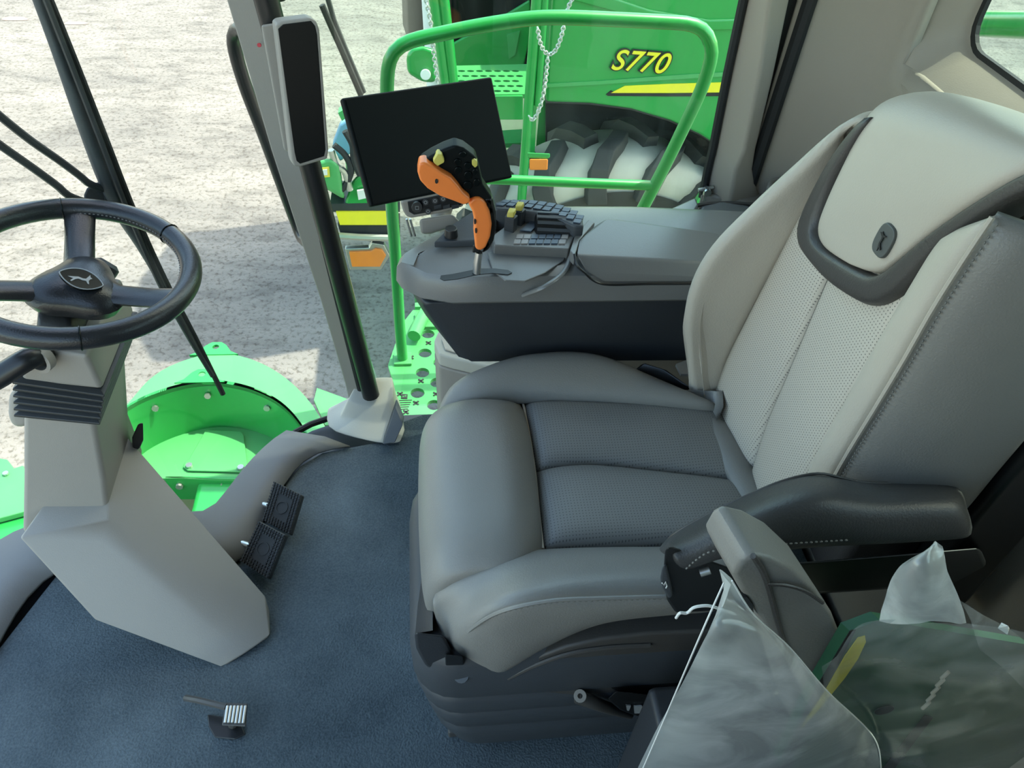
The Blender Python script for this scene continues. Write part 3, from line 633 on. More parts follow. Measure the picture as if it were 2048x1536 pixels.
# raised rim round the hand bowl
rim = [P(1150, 488, z=.715), P(1130, 540, z=.703), P(1090, 572, z=.70), P(1045, 590, y=1.028)]
obj('bowl_rim', tube(rim, .0045, 8, smooth_n=24, flat=.5), 'console_grey', parent=con, smooth=True)
bowl = [P(*q, z=.7045) for q in ((975, 505), (1020, 496), (1080, 494), (1138, 497), (1128, 520), (1090, 545), (1050, 562), (1010, 560), (985, 540))]
obj('hand_bowl', prism(bowl, (0, 0, -.0035)), 'console_grey', parent=con, bevel=.0015)
# nose cap crease line and the shift slot
sl = [P(*q, z=.705) for q in ((882, 552), (905, 549), (935, 543), (960, 538), (990, 538), (1016, 541), (1024, 546), (1016, 550), (985, 547), (950, 551), (915, 559), (888, 562), (880, 558))]
obj('shift_slot', prism(sl, (0, 0, .0012)), 'black_plastic', parent=con)
# lid
def hl(a): return [P(x, y, y=yy) for x, y, yy in a]
lt = hl(((1168, 520, 1.045), (1430, 529, 1.045), (1520, 530, 1.045), (1214, 435, 1.165), (1460, 492, 1.145), (1520, 505, 1.14)))
lb = hl(((1207, 566, 1.028), (1172, 545, 1.03), (1152, 510, 1.05), (1400, 566, 1.028), (1520, 566, 1.028), (1158, 478, 1.10), (1190, 452, 1.15))) 
lid = obj('lid', hull(lt + lb + [V((.62, 1.16, .69)), V((.62, 1.03, .69))]), 'console_grey', parent=con, bevel=.010, seg=3)
obj('lid_seam', tube(hl(((1149, 508, 1.045), (1153, 528, 1.032), (1168, 544, 1.027), (1205, 568, 1.026), (1300, 568, 1.026), (1420, 567, 1.026))), .0022, 6, smooth_n=50), 'black_plastic', parent=con, smooth=True)
brd = hl(((1178, 438, 1.17), (1150, 470, 1.12), (1140, 500, 1.06), (1150, 512, 1.045), (1160, 480, 1.10), (1190, 445, 1.168)))
obj('lid_frame', prism(brd, (0, 0, -.02)), 'console_grey', parent=con, bevel=.002)
# dark tilted nose panel with a small knob
ndk = [P(*q, z=zz) for q, zz in (((868, 484), .708), ((905, 448), .716), ((962, 412), .726), ((1000, 420), .726), ((985, 470), .716), ((950, 482), .708))]
obj('nose_panel', prism(ndk, (0, 0, -.012)), 'base_plastic', parent=con, bevel=.002)
kc = P(902, 472, z=.712)
obj('nose_knob', disc(kc, (0, 0, 1), .012, .016, 18, .0105), 'black_plastic', parent=con, bevel=.0015)
# keypad deck
KZ = .722
deck = [P(*q, z=KZ) for q in ((985, 470), (1010, 452), (1060, 425), (1105, 405), (1168, 432), (1150, 470), (1138, 498), (1060, 494), (988, 490))]
kd = obj('keypad_deck', prism(deck, (0, 0, -.03)), 'console_grey', parent=con, bevel=.003)
pod = [P(*q, z=KZ + .022) for q in ((988, 404), (1010, 398), (1060, 398), (1110, 406), (1145, 420), (1166, 440), (1168, 452), (1150, 452), (1120, 438), (1080, 426), (1030, 420), (990, 417))]
obj('keypad_pod', prism(pod, (0, 0, -.045)), 'base_plastic', parent=con, bevel=.004)
kt = [((992, 411), (1008, 401)), ((1012, 412), (1026, 401)), ((1030, 413), (1044, 401)), ((1048, 415), (1062, 402)), ((1066, 418), (1080, 404)), ((1084, 421), (1098, 407)), ((1101, 426), (1114, 411)), ((1117, 432), (1128, 416)), ((1132, 438), (1142, 422)), ((1146, 446), (1154, 431))]
for (a, b), (c2, d2) in kt:
    for (t0, t1) in ((0.0, .46), (.54, 1.0)):
        q = [P(a + (c2 - a) * t0, b + (d2 - b) * t0, z=KZ + .0225), P(a + 14 + (c2 - a) * t0, b + 2 + (d2 - b) * t0, z=KZ + .0225), P(a + 14 + (c2 - a) * t1, b + 2 + (d2 - b) * t1, z=KZ + .0225), P(a + (c2 - a) * t1, b + (d2 - b) * t1, z=KZ + .0225)]
        obj('key', prism(q, (0, 0, .0022)), 'button_key', parent=con)
for i in range(7):
    for j in range(2):
        a = 1034 + i * 15 - j * 5; b = 471 + j * 10
        q = [P(a, b, z=KZ), P(a + 13, b, z=KZ), P(a + 11, b + 8, z=KZ), P(a - 2, b + 8, z=KZ)]
        obj('key', prism(q, (0, 0, .0024)), 'button_light' if i in (0, 1, 6) else 'button_key', parent=con)
# ribbed roller
rc = P(1108, 462, z=KZ - .012); ax = (P(1150, 470, z=KZ) - P(1070, 466, z=KZ)).normalized()
up = V((0, 0, 1)); sd2 = ax.cross(up).normalized()
rl = []
for t in (-1, -.92, 0, .92, 1):
    rr = .034 * (1 - .25 * (abs(t) > .95)); rl.append([rc + ax * (.036 * t) + sd2 * (rr * math.cos(a)) + up * (rr * math.sin(a)) for a in [2 * math.pi * k / 24 for k in range(24)]])
rol = obj('scroll_roller', loft(rl), 'black_plastic', parent=con, smooth=True)
for k in range(7):
    a = math.radians(35 + k * 19); c = rc + (sd2 * math.cos(a) + up * math.sin(a)) * .0345
    obj('roller_rib', obox(c, ax * .032, (sd2 * math.cos(a) + up * math.sin(a)) * .002, (up * math.cos(a) - sd2 * math.sin(a)) * .0028), 'base_plastic', parent=rol)
# small display strip and two yellow paddles
ds = [P(*q, z=KZ + .002) for q in ((1040, 462), (1075, 432), (1090, 436), (1062, 464))]
obj('deck_display', prism(ds, (0, 0, .002)), 'button_key', parent=con)
for (a, b) in ((1022, 441), (1038, 428)):
    c = P(a, b, z=KZ + .018)
    ld = obj('speed_paddle', obox(c + V((0, 0, -.006)), (.004, .006, 0), (-.008, .005, 0), (0, 0, .016)), 'dark_plastic', parent=con, bevel=.002)
    obj('paddle_cap', hull([c + V(q) for q in ((-.009, -.004, .008), (.003, -.009, .010), (.009, .003, .014), (-.003, .009, .013), (-.008, -.004, .018), (.003, -.008, .021), (.008, .003, .022), (-.003, .008, .021))]), 'yellow_button', parent=ld, bevel=.002)

# ------------------------------------------------------------------ multi-function lever
JB = P(953, 547, z=.705)
jo = thing('control_lever', JB, 'orange and black multi-function control lever rising from the console slot', 'lever')
obj('shaft', tube([JB + V((0, 0, .002)), P(955, 522, y=JB.y), P(958, 505, y=JB.y + .002)], [.0065, .0065, .006], 12), 'steel', parent=jo, smooth=True)
obj('shaft_collar', hull([P(*q, y=yy) for yy in (JB.y - .006, JB.y + .012) for q in ((944, 506), (968, 502), (972, 490), (946, 488))]), 'black_plastic', parent=jo, bevel=.003)
def slab(poly, y0, y1): return prism([P(a, b, y=y0) for a, b in poly], V((0, y1 - y0, 0)))
yJ = JB.y - .004
hand = [(951, 500), (948, 470), (949, 445), (945, 425), (936, 408), (944, 398), (958, 396), (970, 404), (980, 425), (984, 450), (981, 475), (972, 496), (962, 503)]
grip = obj('grip', slab(hand, yJ - .012, yJ + .012), 'orange', parent=jo, bevel=.007, seg=3)
back = [(958, 502), (975, 492), (983, 470), (985, 445), (978, 415), (966, 398), (985, 396), (992, 425), (993, 455), (988, 482), (978, 500), (966, 508)]
obj('grip_back', slab(back, yJ - .007, yJ + .016), 'black_plastic', parent=jo, bevel=.005, seg=3)
hd = [(838, 328), (850, 325), (866, 334), (884, 346), (902, 356), (914, 370), (926, 386), (940, 398), (940, 406), (928, 411), (905, 402), (880, 393), (855, 378), (840, 362), (835, 345)]
hs = obj('head_shell', slab(hd, yJ - .020, yJ + .006), 'orange', parent=jo, bevel=.006, seg=3)
hk = [(840, 326), (862, 312), (888, 299), (910, 291), (928, 297), (952, 315), (958, 335), (966, 370), (985, 398), (984, 412), (966, 404), (950, 396), (940, 400), (926, 384), (914, 368), (902, 354), (882, 344), (862, 332)]
hb = obj('head_keypad', slab(hk, yJ - .006, yJ + .022), 'black_matt', parent=jo, bevel=.004, seg=3)
for (a, b, w, h) in ((925, 310, 8, 6), (915, 325, 8, 7), (935, 332, 8, 7), (916, 342, 8, 8), (936, 352, 9, 9), (950, 345, 6, 7), (935, 372, 10, 9), (953, 366, 7, 8)):
    poly = [(a + w * math.cos(t), b + h * math.sin(t)) for t in [k * math.pi / 5 for k in range(10)]]
    obj('head_button', slab(poly, yJ - .009, yJ - .003), 'black_gloss', parent=jo, bevel=.0015)
obj('head_button', slab([(866, 322), (875, 308), (884, 309), (889, 322), (888, 326), (875, 333), (868, 327)], yJ - .014, yJ + .002), 'yellow_button', parent=jo, bevel=.0015, label='large yellow button')
obj('head_button', slab([(944, 322), (949, 319), (955, 324), (955, 332), (950, 336), (944, 330)], yJ - .010, yJ + .002), 'yellow_button', parent=jo, bevel=.001, label='small yellow button')
obj('grip_screw', slab([(873 + 3 * math.cos(t), 363 + 4.5 * math.sin(t)) for t in [k * math.pi / 5 for k in range(10)]], yJ - .0215, yJ - .018), 'ink', parent=hs)
for (a, b) in ((952, 462), (950, 444)):
    obj('grip_screw', slab([(a + 2 * math.cos(t), b + 5 * math.sin(t)) for t in [k * math.pi / 5 for k in range(10)]], yJ - .0135, yJ - .010), 'ink', parent=grip)

# ------------------------------------------------------------------ touchscreen monitor
mc = P(858, 282, y=1.24); mn = V((.5, -1, .75)).normalized()
cs = [PN(a, b, mc, mn) for a, b in ((683, 196), (984, 153), (1026, 355), (741, 414))]
mon = thing('touchscreen_monitor', P(870, 440, y=1.26), 'large blank black touchscreen monitor in front of the console', 'monitor')
body = obj('screen_body', prism(cs, -mn * .014), 'black_matt', parent=mon, bevel=.004, seg=3)
ctr = sum(cs, V()) / 4
obj('screen', prism([ctr + (p - ctr) * .955 + mn * .0006 for p in cs], mn * .001), 'black_matt', parent=mon)
arm0 = ctr - mn * .03
obj('monitor_arm', tube([arm0, P(890, 400, y=1.33), P(880, 440, y=1.31), V((.09, 1.29, .60))], .018, 12, smooth_n=20), 'trim_grey', parent=mon, smooth=True)
# ------------------------------------------------------------------ small control pod under the monitor
rp = thing('control_pod', P(850, 440, y=1.20), 'small grey control pod with round dial and buttons below the monitor', 'control panel')
yp = 1.21
pdv = [(800, 404), (806, 402), (880, 386), (922, 380), (928, 414), (880, 428), (822, 438), (812, 434), (806, 424)]
pb = obj('pod_body', slab(pdv, yp, yp + .03), 'trim_grey', parent=rp, bevel=.006, seg=3)
obj('pod_face', slab([(815, 404), (880, 391), (920, 386), (924, 410), (880, 421), (828, 430), (818, 424)], yp - .002, yp + .001), 'black_plastic', parent=rp, bevel=.001)
dc = P(834, 412, y=yp - .002)
obj('pod_dial', disc(dc, (0, -1, .3), .0105, .012, 20, .0095), 'black_plastic', parent=rp, bevel=.001)
obj('dial_mark', ringdisc(dc + V((0, -.0125, .0037)), (0, -1, .3), .0034, .0042, .0005, 4), 'emblem_line', parent=rp)
for (a, b) in ((851, 404), (870, 401), (886, 397), (856, 422)):
    c = P(a, b, y=yp - .0025)
    bt = obj('pod_button', disc(c, (0, -1, .2), .0055, .002, 14), 'dark_plastic', parent=rp)
    obj('button_mark', ringdisc(c + V((0, -.0022, .0005)), (0, -1, .2), .0022, .0031, .0004, 8), 'emblem_line', parent=bt)
for a in (868, 886, 903):
    obj('pod_button', slab([(a, 412), (a + 14, 409), (a + 15, 416), (a + 1, 419)], yp - .004, yp), 'dark_plastic', parent=rp, bevel=.0005)
obj('pod_arm', hull([P(*q, y=yy) for yy in (1.225, 1.245) for q in ((838, 438), (905, 428), (925, 448), (885, 456), (860, 468), (842, 468))]), 'trim_grey', parent=rp, bevel=.006)
for k in (0, 1):
    obj('pod_rod', tube([P(813 + 7 * k, 438, y=1.225), P(823 + 7 * k, 472, y=1.225)], .0022, 8), 'steel', parent=rp, smooth=True)

# ------------------------------------------------------------------ corner post display
cpd = thing('corner_display', P(625, 338, y=1.32), 'tall narrow black display with grey bezel on the windscreen pillar', 'display')
yc = 1.315
q = [P(a, b, y=yc) for a, b in ((552, 50), (560, 44), (620, 36), (634, 43), (640, 60), (658, 300), (655, 319), (600, 335), (588, 333), (584, 320))]
sh = obj('display_body', prism(q, V((-.010, .022, .0))), 'trim_grey', parent=cpd, bevel=.005, seg=3)
q2 = [P(a, b, y=yc - .001) for a, b in ((556, 58), (566, 49), (622, 42), (630, 52), (634, 70), (651, 300), (648, 313), (600, 328), (593, 322), (589, 305))]
obj('display_screen', prism(q2, V((0, .004, 0))), 'black_gloss', parent=cpd, bevel=.001)
obj('mount', hull([P(*q, y=yy) for yy in (1.34, 1.37) for q in ((522, 50), (552, 46), (590, 310), (568, 300))]), 'trim_grey', parent=cpd, bevel=.004)
obj('red_tag', disc(P(519, 90, y=1.39), (0, -1, .3), .0035, .004, 10), 'red_mark', parent=cpd)

# ------------------------------------------------------------------ bin between console and side glass
sb = thing('storage_bin', V((.10, 1.30, 0)), 'pale grey storage bin with cream insert between console and side glass', 'bin')
bt = [P(*q, z=zz) for q, zz in (((868, 680), .34), ((876, 662), .34), ((905, 650), .34), ((1000, 645), .34), ((1010, 740), .34), ((900, 715), .34), ((878, 708), .34))]
bb = [V((p.x + .01, p.y, 0.0)) for p in bt]
obj('bin_body', loft([bb, [p + V((0, 0, -.035)) for p in bt]]), 'trim_grey', parent=sb, bevel=.006)
obj('bin_rim', loft([[p + V((0, 0, -.034)) for p in bt], bt]), 'sill_beige', parent=sb, bevel=.005)
ic = sum(bt, V()) / len(bt)
ins = [ic + (p - ic) * .7 + V((0, 0, .001)) for p in bt]
obj('bin_insert', prism(ins, (0, 0, .004)), 'leather_light', parent=sb, bevel=.001)
# ================================================================== STEERING COLUMN
sc = thing('steering_column', V((-.5, .95, 0)), 'grey steering column with rubber bellows and angular floor shroud', 'steering column')
ny = .95                                    # near face of the tower
def col_loop(row, y0, yf, w=None):
    """near-left, near-right, far-right pixel columns of one level"""
    (l, m, r, py, pyr) = row
    a, b = P(l, py, y=y0), P(m, py, y=y0)
    c = P(r, pyr, y=yf)
    return a, b, c
def box_loop(x0, x1, y0, y1, z, zr=None):
    zr = z if zr is None else zr
    return [V((x0, y0, z)), V((x1, y0, zr)), V((x1, y1, zr)), V((x0, y1, z))]
def zat(px, py, y): return P(px, py, y=y)
a = zat(45, 828, ny); b = zat(190, 845, ny); c = zat(48, 1052, ny + .0); d = zat(222, 1030, ny)
tw = [box_loop(a.x, b.x, ny, 1.145, a.z + .02, b.z + .02), box_loop(a.x, b.x, ny, 1.145, a.z, b.z), box_loop(zat(45, 960, ny).x, zat(210, 960, ny).x, ny, 1.12, zat(45, 960, ny).z, zat(210, 960, ny).z), box_loop(c.x, d.x, ny - .012, 1.155, c.z, d.z), box_loop(c.x, d.x, ny - .012, 1.155, c.z - .05, d.z - .05)]
obj('tower', loft(tw), 'column_grey', parent=sc, bevel=.010, seg=3)
sq = [zat(262, 905, 1.0), zat(275, 885, 1.0)]
tr = P(272, 860, x=b.x + .006)
obj('tilt_latch', hull([P(x, y, y=yy) for yy in (1.08, 1.11) for x, y in ((264, 875), (276, 848), (286, 845), (287, 880), (279, 898), (265, 900))]), 'black_plastic', parent=sc, bevel=.003)
# bellows
bw = []
u0, u1 = zat(48, 760, ny), zat(200, 778, ny)
for k in range(6):
    t = k / 6
    for dt, o in ((.15, .0), (.55, .010), (.85, .010), (1.0, 0.0)):
        s = t + dt / 6 - .02
        xl, xr = u0.x + (a.x - u0.x) * s, u1.x + (b.x - u1.x) * s; zl_, zr_ = u0.z + .012 + (a.z - u0.z - .012) * s, u1.z + (b.z - u1.z) * s
        bw.append(box_loop(xl - o, xr + o, ny - o, 1.145 + o, zl_, zr_))
obj('bellows', loft(bw), 'boot_rubber', parent=sc, bevel=.004)
# collar and cowl below the wheel
t0, t1 = zat(55, 672, ny + .01), zat(195, 700, ny + .01)
obj('collar', loft([box_loop(u0.x - .005, u1.x + .006, ny - .004, 1.15, u0.z, u1.z), box_loop(t0.x - .005, u1.x + .004, ny - .004, 1.15, t0.z - .01, t1.z), box_loop(t0.x + .01, u1.x - .012, ny + .012, 1.11, t0.z - .002, t1.z + .006)]), 'column_grey', parent=sc, bevel=.012, seg=3)
WC = V((-.522, 1.03, .725)); TL = math.radians(10)
wnm = V((math.sin(TL), 0, math.cos(TL))); wax = V((math.cos(TL), 0, -math.sin(TL))); way = V((0, 1, 0))
cl = [box_loop(t0.x + .01, u1.x - .012, ny + .012, 1.11, t0.z - .004, t1.z + .004)]
cc = sum(cl[0], V()) / 4
for k, h in ((.96, .012), (.80, .030), (.55, .040)):
    cl.append([V((cc.x + (p.x - cc.x) * k, cc.y + (p.y - cc.y) * k, p.z + h)) for p in cl[0]])
obj('cowl', loft(cl), 'boot_rubber', parent=sc, bevel=.008)
obj('column_neck', tube([cc + V((0, 0, .02)), WC - wnm * .05], .035, 18), 'boot_rubber', parent=sc, smooth=True)
# ignition lever and stalk
st = [zat(92, 712, ny - .005), zat(60, 716, ny - .03), zat(0, 752, ny - .05), zat(-40, 775, ny - .06)]
obj('left_stalk', tube(st, [.015, .017, .0175, .017], 14, smooth_n=14), 'black_plastic', parent=sc, smooth=True)
obj('stalk_collar', ringdisc(zat(84, 712, ny - .012), (-.3, -1, .1), .017, .023, .014, 22), 'column_grey', parent=sc, smooth=True)
ca, cb = P(172, 592, y=1.13), P(214, 530, y=1.17)
stk = obj('column_switch', tube([ca, ca.lerp(cb, .6), cb, cb + (cb - ca).normalized() * .006], [.019, .022, .022, .014], 16), 'base_plastic', parent=sc, smooth=True)
obj('switch_window', obox(ca.lerp(cb, .55) + V((.004, -.017, .008)), (cb - ca) * .22, V((.010, .002, 0)), V((0, -.002, .002))), 'black_plastic', parent=stk)
obj('side_bulge', hull([P(x, y, y=yy) for yy in (1.06, 1.12) for x, y in ((18, 800), (22, 780), (50, 770), (60, 850), (30, 855), (17, 835))]), 'trim_grey', parent=sc, bevel=.01, seg=3)
# floor shroud
yn = .925
A0, A1, A2, A3 = P(40, 1076, y=.885), P(202, 1084, y=.885), P(488, 1308, z=.015), P(445, 1335, z=.002)
An = (A1 - A0).cross(A3 - A0)
near_ = [A0, A1, A2, A3, PN(190, 1240, A0, An)]
fb_ = P(531, 1194, z=.05)
pts = near_ + [P(62, 1056, y=.915), P(216, 1040, y=.915), P(298, 935, y=1.16), P(120, 1000, y=1.15), P(541, 1272, z=.02), fb_]
pts += [V((-.62, 1.0, .02)), V((-.62, 1.12, .02)), V((-.62, 1.13, .30)), V((fb_.x, fb_.y, 0))]
obj('floor_shroud', hull(pts), 'column_grey', parent=sc, bevel=.006, seg=3)
obj('shroud_seam', tube([P(278, 968, y=1.06), P(330, 1030, y=1.02), P(400, 1110, y=.975), P(470, 1185, y=.93), P(520, 1238, y=.895)], .0022, 6, smooth_n=20), 'black_plastic', parent=sc, smooth=True)

# ------------------------------------------------------------------ steering wheel
sw = thing('steering_wheel', WC, 'black leather steering wheel with three spokes and badge on the hub', 'steering wheel')
RW = .164
def wp(r, th, h=0.0): return WC + wax * (r * math.cos(th)) + way * (r * math.sin(th)) + wnm * h
rimp = [wp(RW, 2 * math.pi * k / 72) for k in range(72)]
rimo = obj('rim', tube(rimp, .0165, 16, closed=True), 'wheel_leather', parent=sw, smooth=True)
for th in (math.radians(48), math.radians(-72), math.radians(-112), math.radians(112)):
    obj('rim_seam', tube([wp(RW + .0168 * math.cos(f), th, .0168 * math.sin(f)) for f in [2 * math.pi * k / 20 for k in range(20)]], .0013, 6, closed=True), 'black_gloss', parent=rimo, smooth=True)
obj('rim_stitching', dashes([wp(RW - .0168, math.radians(t), .001) for t in range(-70, 110, 6)], 70, .0012), 'thread', parent=rimo)
HB = -.014
def spoke(th, w0=.028, w1=.022):
    d = V((0, 0, 0)); L = []
    t = V((0, 0, 0)); dirv = wax * math.cos(th) + way * math.sin(th); tan = wax * -math.sin(th) + way * math.cos(th)
    for r, w, h, e in ((.03, w0, HB - .014, .012), (.06, w0 * .8, HB - .018, .011), (.11, w1, -.020, .010), (.148, w1 * 1.05, -.008, .010), (.166, w1 * 1.5, -.004, .009)):
        c = WC + dirv * r + wnm * h
        L.append([c + tan * (w * math.cos(a)) + wnm * (e * math.sin(a)) for a in [2 * math.pi * k / 12 for k in range(12)]])
    return loft(L)
for th in (103, -14, 208):
    obj('spoke', spoke(math.radians(th)), 'wheel_leather', parent=sw, smooth=True)
hub = [[wp(r * (1 + .16 * math.cos(3 * (t - math.radians(90)))), t, h) for t in [2 * math.pi * k / 36 for k in range(36)]] for r, h in ((.030, -.062), (.058, -.058), (.066, -.042), (.062, -.030), (.048, -.018), (.024, -.011), (.006, -.010))]
hb2 = obj('hub', loft(hub), 'wheel_leather', parent=sw, smooth=True)
bcn = wp(.018, math.radians(-25), .0385); bn2 = (wnm + wax * .35 - way * .15).normalized(); b1 = (wax - way * .25); b1 = (b1 - bn2 * b1.dot(bn2)).normalized(); b2_ = bn2.cross(b1)
bcn = wp(.026, math.radians(-60), -.0085) + bn2 * .007
bx = (V((1, 0, 0)) - bn2 * bn2.x).normalized(); by = bn2.cross(bx)
orn = [bcn + bx * (.030 * math.cos(t) * (1 - .25 * abs(math.sin(t)))) + by * (.019 * math.sin(t)) for t in [2 * math.pi * k / 30 for k in range(30)]]
obj('hub_badge', prism([p - bn2 * .004 for p in orn], bn2 * .005), 'black_gloss', parent=hb2)
obj('badge_ring', tube([p + bn2 * .0012 for p in orn], .0009, 6, closed=True), 'emblem_line', parent=hb2, smooth=True)
obj('badge_mark', leap(bcn + bn2 * .0012, bx, by, .019, bn2 * .0006), 'emblem_line', parent=hb2)

# ------------------------------------------------------------------ pedals
def pedal(name, q, nm, label, group):
    pts = [P(a, b, z=zz) for a, b, zz in q]
    n = (pts[1] - pts[0]).cross(pts[3] - pts[0]).normalized()
    if n.z < 0: n = -n
    ctr = sum(pts, V()) / 4
    t = thing(name, V((ctr.x, ctr.y, 0)), label, 'pedal', group)
    obj('pad', prism(pts, -n * .016), 'pedal_rubber', parent=t, bevel=.003)
    e1, e2 = pts[1] - pts[0], pts[3] - pts[0]; st = []
    for i in range(11):
        for j in range(14):
            u, v = (i + .5) / 11, (j + .5) / 14
            if .30 < u < .72 and .22 < v < .80: continue
            c = pts[0].lerp(pts[1], u).lerp(pts[3].lerp(pts[2], u), v)
            st.append(obox(c + n * .001, e1 * .028, e2 * .022, n * .0030))
    obj('tread_studs', join(*st), 'pedal_rubber', parent=t, kind='stuff')
    obj('pad_ring', ringdisc(ctr, n, .012, .0145, 0.002, 22), 'pedal_rubber', parent=t)
    bk = ctr - n * .014
    obj('pedal_arm', tube([bk, bk + V((-.03, .02, -.02)), V((ctr.x - .07, ctr.y + .05, .012))], .008, 10), 'steel', parent=t, smooth=True)
    return t
pedal('brake_pedal', ((548, 962, .075), (604, 990, .075), (580, 1070, .035), (524, 1040, .035)), 0, 'black rubber brake pedal farther from the steering column', 'brake pedals')
pedal('brake_pedal', ((518, 1042, .075), (571, 1070, .075), (536, 1158, .03), (480, 1122, .03)), 0, 'black rubber brake pedal closer to the steering column', 'brake pedals')
fp = thing('foot_switch', P(460, 1440, z=0.0), 'small ribbed metal foot pedal on the carpet at the column foot', 'pedal')
obj('recess_plate', prism([P(*q, z=.006) for q in ((415, 1430), (480, 1440), (492, 1470), (470, 1480), (430, 1476), (418, 1455))], (0, 0, .004)), 'black_plastic', parent=fp, bevel=.002)
for k in range(6):
    a_ = P(450 + k * 7.2, 1446 + (1 if k > 2 else 0), z=.05); b_ = P(455 + k * 7.2, 1412, z=.05)
    obj('tread_rib', tube([a_, b_], .0028, 8), 'steel', parent=fp, smooth=True)
obj('pedal_plate', prism([P(*q, z=.044) for q in ((444, 1452), (492, 1454), (496, 1408), (452, 1406))], (0, 0, .004)), 'brown_plastic', parent=fp, bevel=.002)
obj('pedal_stem', tube([P(452, 1414, z=.046), P(395, 1400, z=.046), P(372, 1396, z=.02)], .006, 8), 'brown_plastic', parent=fp, smooth=True)
obj('pedal_hinge', tube([P(470, 1440, z=.044), P(465, 1450, z=.008)], .008, 8), 'brown_plastic', parent=fp, smooth=True)
# ================================================================== OUTSIDE, ON THIS MACHINE
from mathutils.geometry import delaunay_2d_cdt
def plate(outer, holes, z, th):
    """flat plate with real holes: plan polygons at height z"""
    vs, es, n = [], [], 0
    for lp in [outer] + holes:
        k = len(lp); vs += [V((p[0], p[1])) for p in lp]; es += [(n + i, n + (i + 1) % k) for i in range(k)]; n += k
    rv, re, rf = delaunay_2d_cdt(vs, es, [], 1, 1e-6)[:3]
    def inside(p, poly):
        c = False; j = len(poly) - 1
        for i in range(len(poly)):
            a, b = poly[i], poly[j]
            if (a[1] > p[1]) != (b[1] > p[1]) and p[0] < (b[0] - a[0]) * (p[1] - a[1]) / (b[1] - a[1]) + a[0]: c = not c
            j = i
        return c
    F = []
    for t in rf:
        m = sum((rv[i] for i in t), V((0, 0))) / len(t)
        if inside(m, outer) and not any(inside(m, h) for h in holes): F.append(tuple(t))
    N = len(rv); v = [V((p[0], p[1], z)) for p in rv] + [V((p[0], p[1], z - th)) for p in rv]
    ed = {}
    for t in F:
        for i in range(len(t)): ed[(t[i], t[(i + 1) % len(t)])] = 1
    f = list(F) + [tuple(i + N for i in reversed(t)) for t in F] + [(b, a, a + N, b + N) for (a, b) in ed if (b, a) not in ed]
    return v, f
def circ(c, r, n=14, sx=1.0): return [(c[0] + r * sx * math.cos(2 * math.pi * k / n), c[1] + r * math.sin(2 * math.pi * k / n)) for k in range(n)]

# walkway beside the cab
ZD = -.10
dk = thing('side_walkway', V((.25, 1.7, -.2)), 'bright green perforated walkway outside the side window', 'walkway')
do = [tuple(P(*q, z=ZD)[:2]) for q in ((762, 800), (772, 778), (788, 768), (776, 730), (790, 690), (806, 645), (826, 620))] + [(.10, 1.98), (.75, 1.98), (.75, 1.49)] + [tuple(P(*q, z=ZD)[:2]) for q in ((890, 832), (795, 838))]
hs = [circ(tuple(P(*q, z=ZD)[:2]), .020, 18) for q in ((850, 706), (845, 745), (835, 786), (874, 765), (868, 810), (856, 668), (880, 725))]
hs += [circ((x, y), .020, 14) for x in (.14, .24, .34, .44, .54, .64) for y in (1.58, 1.70, 1.82)]
obj('deck_plate', plate(do, hs, ZD, .012), 'green_dusty', parent=dk)
for q in ((857, 686), (822, 715), (842, 762), (800, 788), (872, 788), (832, 806), (812, 824)):
    c = P(*q, z=ZD + .001)
    for s in (1, -1): obj('grip_cross', obox(c, V((.007, .007 * s, 0)), V((.0015 * s, -.0015, 0)), V((0, 0, .0015))), 'ink', parent=dk)
c = P(809, 793, z=ZD + .001)
obj('decal', prism([c + V(q) for q in ((-.010, -.008, 0), (.008, -.010, 0), (.009, .008, 0), (-.008, .010, 0))], (0, 0, .0008)), 'ink', parent=dk)
obj('decal_mark', leap(c + V((0, 0, .001)), V((1, 0, 0)), V((0, 1, 0)), .008, V((0, 0, .0006))), 'green_dusty', parent=dk)
for k in range(5):
    a_, b_ = P(797 + k * .5, 801 + k * 4.4, z=ZD + .001), P(824 - 2 * k, 800 + k * 4.4, z=ZD + .001)
    obj('decal_line', obox((a_ + b_) / 2, (b_ - a_) / 2, V((0, .0012, 0)), V((0, 0, .0004))), 'ink', parent=dk)
obj('kick_tube', tube([P(828, 672, z=ZD + .03), P(842, 640, z=ZD + .03), P(858, 612, z=ZD + .03)], .020, 14), 'green_dusty', parent=dk, smooth=True)
for k in range(4):
    yy = 1.86 + k * .05
    obj('deck_rung', box((-.02, yy, ZD - .01), (.20, yy + .022, ZD + .012)), 'green_dusty', parent=dk, bevel=.002)
# handrail
YR = 1.72
hrn = thing('handrail', V((.3, YR, ZD)), 'green bent tube handrail outside the side window', 'handrail')
def R_(l, y=YR): return [P(a, b, y=y) for a, b in l]
main = R_([(806, 742), (800, 660), (795, 580), (790, 500), (784, 420), (779, 330), (775, 240), (774, 170), (778, 128), (792, 100), (822, 82), (880, 68), (970, 50), (1060, 37), (1130, 35), (1230, 39), (1330, 44), (1378, 48), (1408, 62), (1422, 92), (1420, 125), (1404, 175), (1378, 245), (1350, 318), (1310, 375), (1282, 410), (1255, 452), (1225, 500)])
main = [P(a, b, y=YR) for a, b in [(806, 728), (800, 660), (795, 580), (790, 500), (784, 420), (779, 330), (775, 240), (774, 170), (778, 128), (792, 100), (822, 82), (880, 68), (970, 50), (1060, 37), (1130, 35), (1230, 39), (1330, 44), (1378, 48), (1408, 62), (1422, 92), (1420, 125), (1402, 180), (1372, 245), (1338, 315), (1302, 385), (1264, 458), (1225, 535)]]
obj('rail_tube', tube(main, .0155, 14, smooth_n=110), 'green', parent=hrn, smooth=True)
